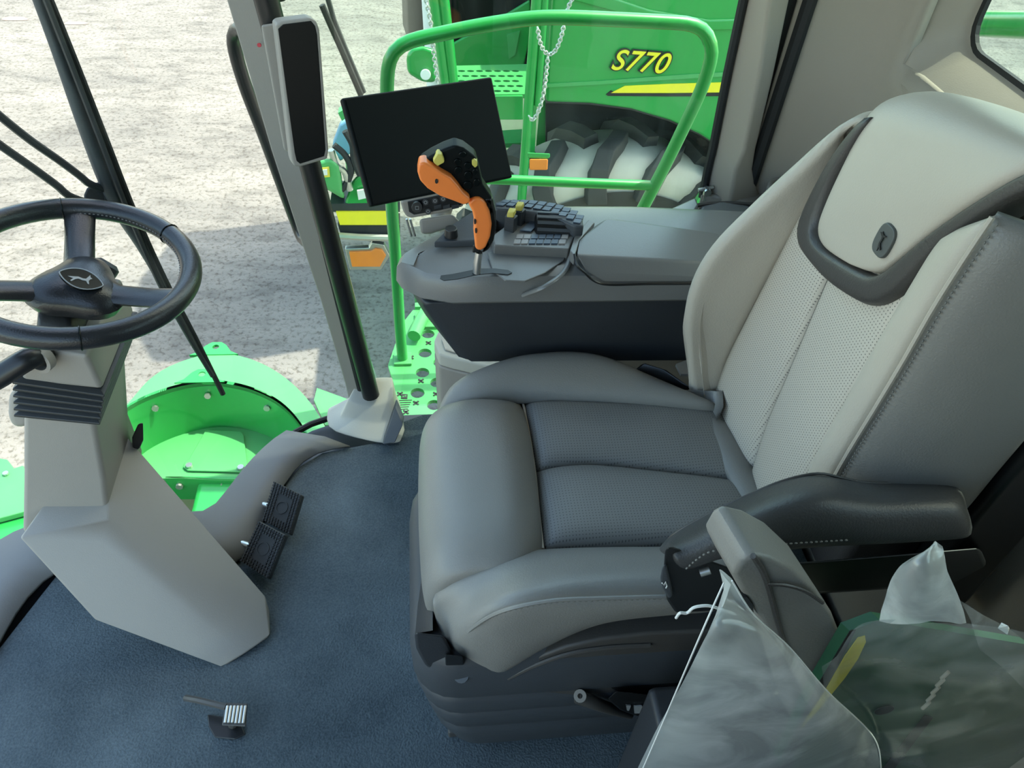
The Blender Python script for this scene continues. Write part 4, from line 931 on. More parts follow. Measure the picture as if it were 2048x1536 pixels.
obj('mid_tube', tube(R_([(800, 352), (1026, 360), (1170, 366), (1306, 371)]), .0125, 12), 'green', parent=hrn, smooth=True)
obj('post_foot', box((main[0].x - .026, YR - .026, ZD + .0005), (main[0].x + .026, YR + .026, ZD + .010)), 'green_dusty', parent=hrn, bevel=.002)

# front guard and feeder cover seen through the windscreen
ZT, ZB = -.25, -.45
fd = thing('feeder_guard', V((-.6, 1.75, -.6)), 'bright green arched feeder guard seen through the foot of the windscreen', 'machine guard')
inn = even([P(a, b, z=ZT) for a, b in ((205, 860), (245, 822), (285, 798), (340, 778), (400, 766), (455, 768), (510, 782), (560, 808), (600, 850), (640, 920))], 40)
oun = even([P(a, b, z=ZT) for a, b in ((215, 850), (262, 800), (300, 758), (350, 728), (430, 706), (500, 718), (560, 748), (612, 795), (648, 850), (672, 920))], 40)
rg = inn + oun + [p + V((0, 0, -.015)) for p in oun] + [p + V((0, 0, -.015)) for p in inn]
obj('top_band', (rg, [(r * 40 + i, r * 40 + i + 1, ((r + 1) % 4) * 40 + i + 1, ((r + 1) % 4) * 40 + i) for r in range(4) for i in range(39)]), 'green_dusty', parent=fd, smooth=True)
wl = inn + [V((p.x, p.y, ZB)) for p in inn] + [V((p.x + .0, p.y + .012, ZB)) for p in inn] + [p + V((0, .012, 0)) for p in inn]
wll = obj('inner_wall', (wl, [(r * 40 + i, r * 40 + i + 1, ((r + 1) % 4) * 40 + i + 1, ((r + 1) % 4) * 40 + i) for r in range(4) for i in range(39)]), 'green', parent=fd, smooth=True)
ow = [p + V((0, 0, 0)) for p in oun] + [V((p.x, p.y, -.9)) for p in oun]
ow2 = obj('outer_wall', (ow + [p + V((0, -.008, 0)) for p in reversed(ow)], [(i, i + 1, 41 + i, 40 + i) for i in range(39)]), 'green', parent=fd, smooth=True)
bpv = [V((p.x, p.y, ZB)) for p in inn] + [P(a, b, z=ZB) for a, b in ((640, 1000), (470, 1040), (360, 955), (270, 930), (200, 900))]
bpv = [V((p.x, p.y, ZB)) for p in inn] + [P(600, 990, z=ZB), P(480, 958, z=ZB), P(362, 957, z=ZB), P(200, 957, z=ZB)]
obj('floor_plate', prism(bpv, (0, 0, -.01)), 'green_dusty', parent=fd)
cvp = [P(a, b, z=ZB + .004) for a, b in ((412, 862), (482, 865), (488, 872), (496, 938), (492, 946), (376, 943), (367, 936), (370, 926), (378, 922))]
cp = obj('access_cover', prism(cvp, (0, 0, .006)), 'green_dusty', parent=fd, bevel=.002)
for q in ((379, 933), (482, 937)): obj('cover_bolt', disc(P(*q, z=ZB + .010), (0, 0, 1), .010, .009, 8), 'steel', parent=cp)
for (a, b) in ((313, 803), (422, 783), (537, 820)):
    h = min(inn, key=lambda p: abs((P(a, b, z=ZT - .06) - p).x)); c = V((h.x, h.y - .004, ZT - .05))
    obj('wall_bolt', disc(c, (0, -1, .2), .010, .008, 8), 'steel', parent=wll)
for (px, py, zz) in ((430, 702, ZT), (402, 757, ZT)):
    c = P(px, py, z=zz)
    ear = [(c.x + dx, c.y + dy) for dx, dy in ((-.075, -.02), (-.05, -.005), (-.032, .025), (-.015, .04), (.015, .04), (.032, .025), (.05, -.005), (.075, -.02))]
    obj('lifting_ear', plate(ear, [circ((c.x, c.y + .017), .011, 12)], zz + .003, .010), 'green', parent=fd)
lip = [P(a, b, z=ZB) for a, b in ((340, 958), (560, 958), (560, 985), (360, 985))]
fl = obj('front_lip', prism([P(330, 957, z=ZB), P(600, 957, z=ZB), P(600, 957, z=ZB) + V((0, -.01, -.09)), P(330, 957, z=ZB) + V((0, -.01, -.09))], (0, .008, 0)), 'green', parent=fd)
for a in (360, 445): obj('lip_bolt', disc(P(a, 968, z=ZB - .03) + V((0, -.006, 0)), (0, -1, 0), .011, .008, 8), 'steel', parent=fl)
obj('rear_wing', prism([P(a, b, z=ZT - .02) for a, b in ((634, 776), (700, 800), (690, 850), (650, 850), (628, 800))], (0, 0, -.01)), 'green_dusty', parent=fd)
obj('feeder_body', box((-.70, 1.0, -1.25), (-.30, 1.78, -.47)), 'green', parent=fd, bevel=.02)
lw = thing('feeder_side_shield', V((-1.1, 1.5, -.6)), 'green shield with a rounded notch at the extreme left of the windscreen', 'machine guard')
obj('shield_plate', prism([P(a, b, z=-.38) for a, b in ((-60, 900), (-10, 915), (14, 918), (28, 936), (46, 930), (60, 960), (60, 1020), (0, 1036), (-60, 1050))], (0, 0, -.02)), 'green_dusty', parent=lw, bevel=.003)
obj('shield_body', box((-1.5, .45, -1.25), (-1.03, 1.58, -.405)), 'green', parent=lw, bevel=.02)
obj('shield_bolt', disc(P(12, 948, z=-.378), (0, 0, 1), .008, .006, 8), 'steel', parent=lw)

# windscreen wiper
wz = thing('windscreen_wiper', onglass(215, 400), 'long black windscreen wiper with twin link rods slanting across the windscreen', 'wiper')
def G(l, off=.03): return [onglass(a, b, off) for a, b in l]
obj('blade_rubber', tube(G([(92, -20), (145, 110), (210, 275), (270, 428), (330, 560), (390, 675), (446, 788)]), .006, 8, smooth_n=30), 'rubber', parent=wz, smooth=True)
obj('blade_spine', tube(G([(84, -20), (135, 110), (200, 278), (258, 428), (318, 565), (372, 665), (425, 752)], .02), .005, 8, smooth_n=30), 'dark_plastic', parent=wz, smooth=True)
obj('wiper_arm', tube(G([(70, -20), (112, 92), (160, 225), (205, 345), (240, 418), (285, 490), (345, 600), (392, 690), (415, 735)], .045), [.009, .010, .012, .013, .014, .011, .009, .006, .004], 10, smooth_n=36), 'base_plastic', parent=wz, smooth=True)
obj('arm_bracket', hull(G([(202, 372), (225, 350), (250, 378), (266, 410), (258, 428), (236, 428), (212, 408)], .05) + G([(202, 372), (266, 410), (236, 428)], .08)), 'dark_plastic', parent=wz, bevel=.004)
pv = onglass(208, 400, .055)
obj('pivot_hub', disc(pv, ray(208, 400), .032, .03, 16), 'rubber', parent=wz, bevel=.004)
obj('link_rod', tube(G([(-40, 196), (0, 232), (60, 280), (120, 322), (160, 352), (178, 367), (205, 378)], .05), .0065, 8, smooth_n=24), 'dark_plastic', parent=wz, smooth=True)
obj('link_rod', tube(G([(-40, 258), (0, 290), (60, 332), (115, 372), (135, 390), (165, 402), (195, 408)], .05), .0065, 8, smooth_n=24), 'dark_plastic', parent=wz, smooth=True)
sw2 = thing('side_wiper', P(690, 100, y=1.5), 'short black wiper hanging outside behind the tall display', 'wiper')
obj('blade', tube([P(644, 10, y=1.5), P(662, 52, y=1.5), P(680, 92, y=1.5), P(722, 190, y=1.5)], .006, 8), 'rubber', parent=sw2, smooth=True)
obj('arm', tube([P(652, -15, y=1.52), P(668, 40, y=1.52), P(690, 95, y=1.52), P(728, 185, y=1.52)], .005, 8), 'dark_plastic', parent=sw2, smooth=True)
obj('roof_bracket', hull([P(*q, y=yy) for yy in (1.48, 1.54) for q in ((520, -30), (575, -30), (572, 2), (540, 8), (528, 0))]), 'black_plastic', label='black bracket at the top of the windscreen pillar', cat='bracket', bevel=.004)

# ================================================================== THE OTHER COMBINE
YS = 3.30
oc = thing('combine_harvester', V((1.5, 4.5, -2.0)), 'green combine harvester parked alongside, with yellow S770 lettering', 'combine harvester')
def S_(l, y=YS): return [P(a, b, y=y) for a, b in l]
pan = S_([(1125, -160), (1108, -40), (1100, 60), (1094, 150), (1092, 205), (1180, 208), (1262, 219), (1340, 242), (1400, 270), (1450, 302), (1500, 345), (1540, 390), (1780, 390), (1780, -160)])
sp = obj('side_panel', prism(pan, (0, .10, 0)), 'green', parent=oc, bevel=.015, seg=3)
obj('panel_crease', prism(S_([(1094, 168), (1200, 162), (1330, 152), (1560, 138), (1560, 146), (1330, 160), (1200, 169), (1094, 175)], YS - .006), (0, .012, 0)), 'green_dusty', parent=sp)
obj('panel_crease', prism(S_([(1150, -30), (1300, 20), (1420, 40), (1560, 36), (1560, 60), (1420, 62), (1300, 44), (1140, 0)], YS - .012), (0, .02, 0)), 'green', parent=sp, bevel=.008)
obj('yellow_stripe', prism(S_([(1222, 186), (1250, 172), (1340, 168), (1690, 158), (1690, 182), (1340, 186)], YS - .004), (0, .006, 0)), 'yellow_stripe', parent=sp)
obj('stripe_outline', prism(S_([(1212, 189), (1222, 181), (1232, 186), (1340, 187), (1700, 182), (1700, 191), (1340, 193), (1216, 192)], YS - .003), (0, .006, 0)), 'ink', parent=sp)
tc = P(1278, 124, y=YS - .006); tx = P(1330, 128, y=YS) - P(1226, 120, y=YS); tx.z = tx.z
for mt, off, dy, ex in (('ink', .007, -.003, .002), ('yellow_stripe', .001, -.008, .002)):
    text('model_lettering', 'S770', tc + V((0, dy, 0)), tx, V((0, 0, 1)), .122, mt, sp, ext=ex, shear=.28, offset=off)
# dark body behind and wheel arch
obj('body_core', box((P(1100, 100, y=3.6).x, 3.75, -1.75), (2.15, 5.6, .6)), 'green', parent=oc)
obj('grain_tank', box((1.7, 3.5, .6), (2.15, 5.6, 1.4)), 'green', parent=oc, bevel=.05)
obj('wheel_arch', prism(S_([(1092, 206), (1180, 209), (1262, 220), (1340, 243), (1400, 271), (1450, 303), (1500, 346), (1560, 420), (1500, 470), (1092, 470)], YS + .42), (0, .03, 0)), 'rubber', parent=oc)
obj('arch_lining', prism(S_([(1092, 206), (1180, 209), (1262, 220), (1340, 243), (1400, 271), (1450, 303), (1500, 346), (1540, 391)], YS + .06) + list(reversed([p + V((0, 0, .02)) for p in S_([(1092, 206), (1180, 209), (1262, 220), (1340, 243), (1400, 271), (1450, 303), (1500, 346), (1540, 391)], YS + .06)])), (0, .42, 0)), 'dark_plastic', parent=oc)
obj('rear_brace', prism(S_([(1452, 318), (1470, 300), (1420, 420), (1380, 480), (1340, 480)], YS - .16), (0, .03, 0)), 'green', parent=oc)
# tyre
TY = YS + .16; tt = P(1232, 262, y=TY); RT = (tt.z + 2) / 2; TC = V((tt.x + .03, TY, -2 + RT))
ty = thing('drive_tyre', V((TC.x, TY, -2.0)), None, None); ty.parent = oc; ty.location = V((TC.x, TY, -2.0)) - ROOT[oc.name]
def tp(r, a, y): return TC + V((r * math.sin(a), y, r * math.cos(a)))
pr_ = [(.42, -.16), (.55, -.19), (.66, -.215), (.76, -.22), (RT - .10, -.20), (RT - .062, -.15), (RT - .052, 0), (RT - .062, .15), (RT - .10, .20), (.76, .22), (.55, .19)]
NS = 72
tv = [tp(r, 2 * math.pi * k / NS, y) for k in range(NS) for r, y in pr_]; m_ = len(pr_)
tf = [(k * m_ + i, k * m_ + i + 1, ((k + 1) % NS) * m_ + i + 1, ((k + 1) % NS) * m_ + i) for k in range(NS) for i in range(m_ - 1)]
obj('carcass', (tv, tf), 'lug_dust', parent=ty, smooth=True)
obj('sidewall', (lambda q: (q, [(k * 4 + i, k * 4 + i + 1, ((k + 1) % NS) * 4 + i + 1, ((k + 1) % NS) * 4 + i) for k in range(NS) for i in range(3)]))([tp(r, 2 * math.pi * k / NS, y) for k in range(NS) for r, y in ((.40, -.165), (.52, -.20), (.62, -.226), (.70, -.230))]), 'tyre', parent=ty, smooth=True)
obj('wheel_rim', disc(TC + V((0, -.12, 0)), (0, 1, 0), .43, .2, 40), 'yellow_stripe', parent=ty)
def lug(a0, sgn):
    pts = []
    for y, r, da in ((.02, RT - .03, 0), (-.08, RT - .028, .055), (-.16, RT - .035, .12), (-.215, RT - .085, .17), (-.232, RT - .17, .20), (-.236, RT - .24, .205)):
        pts.append((r, a0 - da, y * sgn))
    L = []
    for i, (r, a, y) in enumerate(pts):
        w = .046 + .014 * (i / 5); c = tp(r, a, y); rad = V((math.sin(a), 0, math.cos(a))); tan = V((math.cos(a), 0, -math.sin(a)))
        out = rad if i < 3 else (V((0, -sgn, 0)) if i > 3 else (rad + V((0, -sgn, 0))).normalized())
        along = (V((0, -sgn, 0)) - tan * .5).normalized() if i < 3 else (-rad - tan * .15).normalized()
        side = along.cross(out).normalized()
        L.append([c + side * w - out * .03, c + side * w * .8 + out * .028, c - side * w * .8 + out * .028, c - side * w - out * .03])
    return loft(L)
for k in range(18):
    a0 = 2 * math.pi * k / 18
    if math.cos(a0) < -.2: continue
    obj('tread_lug', lug(a0, 1), 'tyre', parent=ty, bevel=.006, seg=1)
    obj('tread_lug', lug(a0 + math.pi / 18, -1), 'tyre', parent=ty)
# marker lamp on its bracket
ml = obj('lamp_bracket', hull([P(*q, y=yy) for yy in (3.0, 3.06) for q in ((1054, 305), (1100, 307), (1100, 315), (1094, 318), (1056, 316))]), 'green', parent=oc, bevel=.004)
obj('marker_lamp', hull([P(*q, y=yy) for yy in (2.99, 3.03) for q in ((1059, 318), (1096, 318), (1095, 340), (1059, 340))]), 'amber', parent=ml, bevel=.005)
# cab of the other machine
YC = 4.30
x0, x1 = P(862, 100, y=YC).x, P(1100, 100, y=YC).x; zf = P(950, 178, y=YC).z
cabp = [(x0 - .12, YC + .55), (x0 - .16, YC + .9), (x0 - .02, YC + .25), (x0 + .12, YC), (x1, YC), (x1, YC + 1.5), (x0 - .02, YC + 1.5)]
obj('cab_shell', hull([V((x, y, z)) for x, y in cabp for z in (zf, 1.45)]), 'black_gloss', parent=oc, bevel=.03)
obj('cab_roof', hull([V((x - .08 if x < x0 + .2 else x, y, z)) for x, y in cabp for z in (1.45, 1.72)]), 'green', parent=oc, bevel=.04)
obj('cab_glass_glare', tube([V((x0 + .03, YC - .02, zf - .1)), V((x0 - .01, YC + .02, .4)), V((x0 - .05, YC + .05, 1.45))], .05, 12), 'white_label', parent=oc, smooth=True)  # white tube stands in for the pale reflection on the curved front glass
obj('cab_door_panel', prism(S_([(900, 90), (1010, 30), (1060, 0), (1064, 60), (1040, 168), (920, 160)], YC - .03), (0, .02, 0)), 'green', parent=oc, bevel=.01)
obj('cab_door_panel', prism(S_([(1014, 70), (1040, 62), (1030, 110), (1018, 118)], YC - .04), (0, .02, 0)), 'green_dusty', parent=oc)
obj('front_fender', hull([P(*q, y=yy) for yy in (3.55, 3.9) for q in ((812, 112), (822, 96), (846, 92), (872, 100), (872, 165), (845, 164), (815, 146))]), 'green', parent=oc, bevel=.03, seg=3)
obj('work_lamp', disc(P(851, 148, y=3.55), (0, -1, .2), .024, .02, 18), 'lamp_white', parent=oc, bevel=.003)
# walkway of the other machine with slots
zp = P(960, 180, y=3.45).z
po = [tuple(P(*q, z=zp)[:2]) for q in ((890, 190), (880, 132), (1058, 128), (1056, 188))]
po = [(x, y) for x, y in po]
hl_ = []
for i in range(8):
    for j in range(5):
        c = P(905 + i * 18 + (j % 2) * 8, 142 + j * 10, z=zp); hl_.append(circ((c.x, c.y), .012, 8, 1.5))
obj('walkway_plate', plate(po, hl_, zp, .02), 'green_dusty', parent=oc)
obj('walkway_skirt', prism([P(*q, y=3.40) for q in ((890, 192), (1046, 192), (1046, 240), (1000, 240), (890, 232))], (0, .02, 0)), 'green', parent=oc, bevel=.004)
obj('step_tread', prism([P(*q, z=zp - .42) for q in ((985, 262), (1046, 258), (1046, 285), (990, 288))], (0, 0, -.025)), 'green_dusty', parent=oc)
obj('step_tread', prism([P(*q, z=zp - .72) for q in ((975, 368), (1040, 366), (1038, 392), (980, 394))], (0, 0, -.025)), 'green_dusty', parent=oc)
for (a, b) in (((860, -60), (896, 200)), ((881, -60), (908, 180)), ((1078, -60), (1038, 470)), ((1092, -40), (1075, 210))):
    obj('ladder_rail', tube([P(*a, y=3.25), P(*b, y=3.25)], .022 if a[0] != 1092 else .016, 12), 'green', parent=oc, smooth=True)
obj('ladder_stringer', prism([P(*q, y=3.45) for q in ((1050, 195), (1075, 190), (1062, 460), (1042, 460))], (0, .03, 0)), 'green', parent=oc)
def chain(path, n):
    pts = even(path, n); L = []
    for i in range(n - 1):
        d = (pts[i + 1] - pts[i]); t = d.normalized(); s = t.cross(V((0, 1, .3))).normalized() if i % 2 else t.cross(V((1, .2, 0))).normalized()
        c = (pts[i] + pts[i + 1]) / 2; h = d.length * .68
        L.append(tube([c + t * (h * math.cos(a)) + s * (.0075 * math.sin(a)) for a in [2 * math.pi * k / 8 for k in range(8)]], .0032, 5, closed=True))
    return join(*L)
for pth, n in (([(850, -10), (862, 50), (868, 110), (876, 170)], 26), ([(1075, 55), (1082, 90), (1095, 108), (1110, 102), (1122, 75), (1135, 20), (1148, -10)], 34), ([(1096, 112), (1090, 170), (1080, 215), (1066, 240), (1058, 232)], 24)):
    obj('safety_chain', chain([P(a, b, y=3.15) for a, b in pth], n), 'chain_steel', parent=oc, kind='stuff', label='thin steel safety chain')
# header end seen between display and monitor
YH = 3.05
obj('feeder_cover', hull([P(*q, y=yy) for yy in (YH, YH + .3) for q in ((690, 405), (705, 360), (740, 330), (800, 318), (800, 412), (690, 412))]), 'green', parent=oc, bevel=.03)
obj('blue_shield', prism(S_([(664, 292), (680, 250), (700, 238), (720, 262), (712, 300), (680, 325)], YH + .1), (0, .05, 0)), 'blue_cover', parent=oc, bevel=.01)
obj('green_bracket', prism(S_([(676, 226), (690, 218), (698, 232), (684, 242)], YH + .05), (0, .05, 0)), 'green_dusty', parent=oc)
for k, w in enumerate(([(662, 300), (672, 330), (690, 345), (700, 380)], [(668, 290), (690, 310), (702, 340), (690, 372), (676, 384)], [(690, 262), (705, 290), (708, 320), (720, 350)])):
    obj('hydraulic_hose', tube(S_(w, YH - .03), .014, 8, smooth_n=18), 'rubber' if k else 'steel', parent=oc, smooth=True)
obj('valve_block', hull([P(*q, y=yy) for yy in (YH - .02, YH + .08) for q in ((690, 320), (722, 318), (724, 346), (694, 350))]), 'steel', parent=oc, bevel=.01)
obj('warning_label', prism(S_([(714, 382), (736, 378), (738, 395), (717, 400)], YH - .02), (0, .01, 0)), 'white_label', parent=oc)
obj('header_beam', prism(S_([(660, 408), (800, 404), (800, 424), (664, 424)], YH), (0, .2, 0)), 'dark_plastic', parent=oc)
obj('header_stripe', prism(S_([(672, 424), (778, 424), (778, 450), (680, 450)], YH - .01), (0, .05, 0)), 'yellow_stripe', parent=oc)
obj('header_skirt', prism(S_([(676, 450), (800, 450), (800, 478), (684, 478)], YH), (0, .1, 0)), 'rubber', parent=oc)
obj('reflector_frame', prism(S_([(690, 498), (738, 496), (744, 486), (768, 490), (780, 512), (762, 540), (700, 540)], YH - .02), (0, .03, 0)), 'steel', parent=oc, bevel=.004)
obj('reflector', prism(S_([(698, 505), (742, 503), (750, 498), (764, 500), (772, 512), (760, 534), (704, 534)], YH - .03), (0, .02, 0)), 'amber', parent=oc, bevel=.003)
obj('header_tube', tube(S_([(664, 470), (720, 474), (800, 476)], YH - .02), .016, 8), 'steel', parent=oc, smooth=True)
# green part below the tall display with a yellow sticker
obj('front_guard', hull([P(*q, y=yy) for yy in (YH - .05, YH + .25) for q in ((625, 325), (662, 315), (680, 330), (690, 400), (650, 372), (632, 366))]), 'green_dusty', parent=oc, bevel=.02)
st_ = obj('sticker', prism(S_([(634, 338), (658, 334), (660, 354), (638, 356)], YH - .056), (0, .004, 0)), 'yellow_label', parent=oc)
obj('sticker_mark', prism(S_([(640, 341), (654, 339), (655, 350), (642, 352)], YH - .060), (0, .004, 0)), 'white_label', parent=st_)
# rail and tank wall behind the rear window
rr = thing('rear_rail', V((1.6, 1.9, -2)), 'green tube rail behind the rear window', 'handrail')
pts = [P(1912, 44, x=1.45), P(1980, 48, x=1.42), P(2060, 50, x=1.39), P(2200, 54, x=1.36)]
obj('rail_tube', tube(pts, .03, 12), 'green', parent=rr, smooth=True)
for p in (pts[0], pts[3]): obj('rail_post', tube([p, V((p.x, p.y, -2))], .03, 12), 'green', parent=rr, smooth=True)
# ================================================================== SEAT BASE, ARMREST
def rrect(x0, x1, y0, y1, r, z, n=6):
    out = []
    for cx, cy, a0 in ((x1 - r, y0 + r, -90), (x1 - r, y1 - r, 0), (x0 + r, y1 - r, 90), (x0 + r, y0 + r, 180)):
        for k in range(n): a = math.radians(a0 + 90 * k / (n - 1)); out.append(V((cx + r * math.cos(a), cy + r * math.sin(a), z)))
    return out
lay = []
for z, o in ((.385, .045), (.375, .015), (.355, .004), (.315, .0), (.262, .002), (.250, .010), (.246, .016), (.240, .010), (.225, .006), (.190, .012), (.180, .022), (.176, .027), (.170, .020), (.150, .018), (.118, .024), (.110, .034), (.105, .036), (.098, .030), (.060, .034), (.020, .046), (.0, .05)):
    lay.append(rrect(-.030 + o, .52 - o, .530 + o * .6, .90 - o, .07, z))
obj('suspension_cover', loft(lay), 'base_plastic', parent=seat, smooth=True, angle=50)
obj('floor_slide', box((.03, .575, 0), (.50, .60, .022)), 'brown_plastic', parent=seat, bevel=.004)
# slide rail and bracket at the front corner
obj('front_rail', hull([P(*q, z=zz) for q, zz in (((848, 1075), .37), ((862, 1085), .40), ((830, 1268), .375), ((866, 1262), .40), ((868, 1180), .40), ((838, 1180), .37), ((850, 1075), .34), ((832, 1268), .345))]), 'dark_plastic', parent=seat, bevel=.004)
obj('front_bracket', hull([P(*q, y=yy) for yy in (.545, .60) for q in ((828, 1264), (888, 1272), (915, 1320), (868, 1342), (850, 1330), (832, 1296))]), 'dark_plastic', parent=seat, bevel=.005)
obj('release_handle', hull([P(*q, y=yy) for yy in (.525, .56) for q in ((890, 1308), (925, 1312), (928, 1330), (891, 1331))]), 'black_plastic', parent=seat, bevel=.002)
obj('bracket_knob', tube([P(922, 1350, y=.535), P(936, 1340, y=.56)], [.012, .014], 14), 'base_plastic', parent=seat, smooth=True)
shp = [(1006, 1352), (1060, 1322), (1130, 1296), (1200, 1280), (1300, 1268), (1460, 1262), (1460, 1400), (1300, 1402), (1150, 1394), (1040, 1380), (1012, 1372)]
obj('side_shroud', prism([P(a, b, y=.535) for a, b in shp], (0, .05, 0)), 'brown_plastic', parent=seat, bevel=.006)
obj('shroud_rib', tube([P(*q, y=.533) for q in ((1016, 1356), (1070, 1330), (1140, 1306), (1220, 1294), (1300, 1290))], .004, 8, smooth_n=20), 'brown_plastic', parent=seat, smooth=True)
obj('shroud_pocket', prism([P(*q, y=.532) for q in ((1222, 1378), (1240, 1345), (1290, 1322), (1380, 1312), (1400, 1390), (1260, 1396))], (0, .004, 0)), 'black_plastic', parent=seat, bevel=.002)
obj('adjust_lever', tube([P(1155, 1392, y=.525), P(1180, 1402, y=.52), P(1205, 1412, y=.52), P(1260, 1430, y=.53)], [.012, .010, .009, .007], 12, smooth_n=12), 'brown_plastic', parent=seat, smooth=True)
obj('lever_end', ringdisc(P(1160, 1392, y=.522), ray(1160, 1392) * -1, .004, .010, .004, 16), 'trim_grey', parent=seat)
sp_ = obj('switch_plate', hull([P(*q, y=yy) for yy in (.515, .54) for q in ((1215, 1398), (1232, 1382), (1400, 1400), (1400, 1432), (1290, 1438), (1240, 1420))]), 'black_plastic', parent=seat, bevel=.003)
obj('switch_icon', prism([P(*q, y=.512) for q in ((1268, 1413), (1284, 1412), (1286, 1427), (1269, 1427))], (0, .002, 0)), 'emblem_line', parent=sp_)
obj('switch_icon', prism([P(*q, y=.512) for q in ((1252, 1411), (1262, 1412), (1258, 1422), (1254, 1421))], (0, .002, 0)), 'emblem_line', parent=sp_)
# belt buckle tucked between seat and console
bk_ = obj('buckle_cover', hull([P(*q, z=zz) for q, zz in (((1255, 748), .47), ((1285, 722), .50), ((1335, 738), .51), ((1385, 775), .50), ((1370, 800), .46), ((1300, 775), .45))]), 'black_plastic', parent=seat, bevel=.006)
obj('buckle_tongue', prism([P(*q, z=.50) for q in ((1352, 728), (1378, 718), (1400, 735), (1385, 748), (1362, 748))], (0, 0, -.006)), 'trim_grey', parent=bk_)

# left armrest
T = [(1336, 1080), (1352, 1064), (1400, 1036), (1450, 1010), (1500, 987), (1550, 965), (1595, 951), (1640, 945), (1690, 956), (1740, 965), (1800, 964), (1880, 962), (1930, 968)]
B = [(1344, 1104), (1362, 1150), (1395, 1146), (1430, 1130), (1490, 1124), (1550, 1118), (1610, 1114), (1660, 1110), (1720, 1106), (1780, 1102), (1840, 1098), (1920, 1092), (1968, 1086)]
secs = []
for i, (t, b_) in enumerate(zip(T, B)):
    w = .5 if i == 0 else 1.0
    ft = P(*t, y=.548); nb_ = P(*b_, y=.462); nt_ = P(t[0] * .75 + b_[0] * .25, t[1] * .66 + b_[1] * .34, y=.478)
    ft2 = ft + V((0, .008, -.012)); fbm = V((nb_.x * .5 + ft.x * .5, .55, min(nb_.z, ft.z - .03) - .002)); nm = nt_.lerp(nb_, .5) + V((0, -.008, 0)); mt_ = ft.lerp(nt_, .5) + V((0, 0, .006))
    secs.append([ft, mt_, nt_, nm, nb_, fbm.lerp(nb_, .5), fbm, ft2])
c0 = sum(secs[0], V()) / 8; secs[0] = [c0 + (p - c0) * .8 for p in secs[0]]
ar = obj('armrest_pad', loft(secs), 'armrest_leather', parent=seat, smooth=True, subd=2, angle=180, label='black leather armrest pad')
e_ = [P(t[0] * .96 + b_[0] * .04, t[1] * .97 + b_[1] * .03, y=.546) + V((0, -.0, .0025)) for t, b_ in zip(T, B)]
obj('seam_cord', tube(e_, .0018, 6, smooth_n=50), 'leather_dark', parent=ar, smooth=True)
obj('stitching', dashes([P(*q, y=.4565) for q in ((1372, 1138), (1395, 1118), (1420, 1104), (1460, 1098), (1520, 1092), (1600, 1086), (1700, 1080))], 34, .0012), 'thread', parent=ar)
ho = obj('armrest_housing', hull([P(*q, y=yy) for yy in (.475, .54) for q in ((1330, 1098), (1342, 1092), (1440, 1140), (1490, 1146), (1480, 1205), (1440, 1220), (1352, 1226), (1334, 1200), (1326, 1150))]), 'black_plastic', parent=seat, bevel=.005)
bt_ = obj('armrest_button', hull([P(*q, y=yy) for yy in (.468, .50) for q in ((1324, 1134), (1334, 1126), (1347, 1190), (1338, 1198), (1326, 1178), (1320, 1158))]), 'base_plastic', parent=seat, bevel=.003)
obj('button_icon', tube([P(*q, y=.4665) for q in ((1324, 1166), (1328, 1170), (1331, 1164), (1334, 1172), (1332, 1176))], .0008, 6), 'white_label', parent=bt_)
obj('hinge_bolt', tube([P(1400, 1146, y=.462), P(1420, 1140, y=.462)], .005, 10), 'steel', parent=ho, smooth=True)
obj('armrest_frame', hull([P(*q, y=yy) for yy in (.485, .54) for q in ((1420, 1140), (1960, 1095), (1975, 1130), (1900, 1170), (1600, 1180), (1450, 1200))]), 'black_plastic', parent=seat, bevel=.006)

obj('recliner_cover', hull([V((x, y, z)) for y in (.53, .60) for x, z in ((.70, .70), (.705, .84), (.73, .90), (.785, .90), (.80, .84), (.80, .46), (.77, .40), (.72, .42), (.70, .50))]), 'black_plastic', parent=seat, bevel=.01)
# ------------------------------------------------------------------ folded trainer seat below the armrest
trs = thing('trainer_seat', V((.45, .36, 0)), 'grey leather folded trainer seat tucked below the armrest', 'seat')
ol = [(1466, 1150), (1484, 1122), (1506, 1110), (1545, 1118), (1592, 1142), (1636, 1182), (1668, 1232), (1690, 1290), (1720, 1400), (1770, 1536), (1620, 1536), (1562, 1330), (1520, 1238), (1484, 1186)]
obj('folded_back', prism([P(a, b, y=.375) for a, b in ol], (-.012, .06, 0)), 'leather', parent=trs, bevel=.012, seg=3)
obj('back_welt', tube([P(*q, y=.373) for q in ((1506, 1112), (1524, 1140), (1536, 1170), (1548, 1215), (1566, 1280), (1590, 1350))], .003, 8, smooth_n=24), 'leather_dark', parent=trs, smooth=True)
obj('back_welt', tube([P(*q, y=.371) for q in ((1534, 1168), (1570, 1170), (1610, 1182), (1645, 1205))], .0022, 8, smooth_n=16), 'leather_dark', parent=trs, smooth=True)
obj('pull_strap', prism([P(*q, y=.3735) for q in ((1480, 1196), (1494, 1194), (1506, 1210), (1508, 1236), (1494, 1222))], (0, .006, 0)), 'black_plastic', parent=trs)
obj('trainer_base', box((.30, .385, 0), (.70, .46, .42)), 'dark_plastic', parent=trs, bevel=.01)

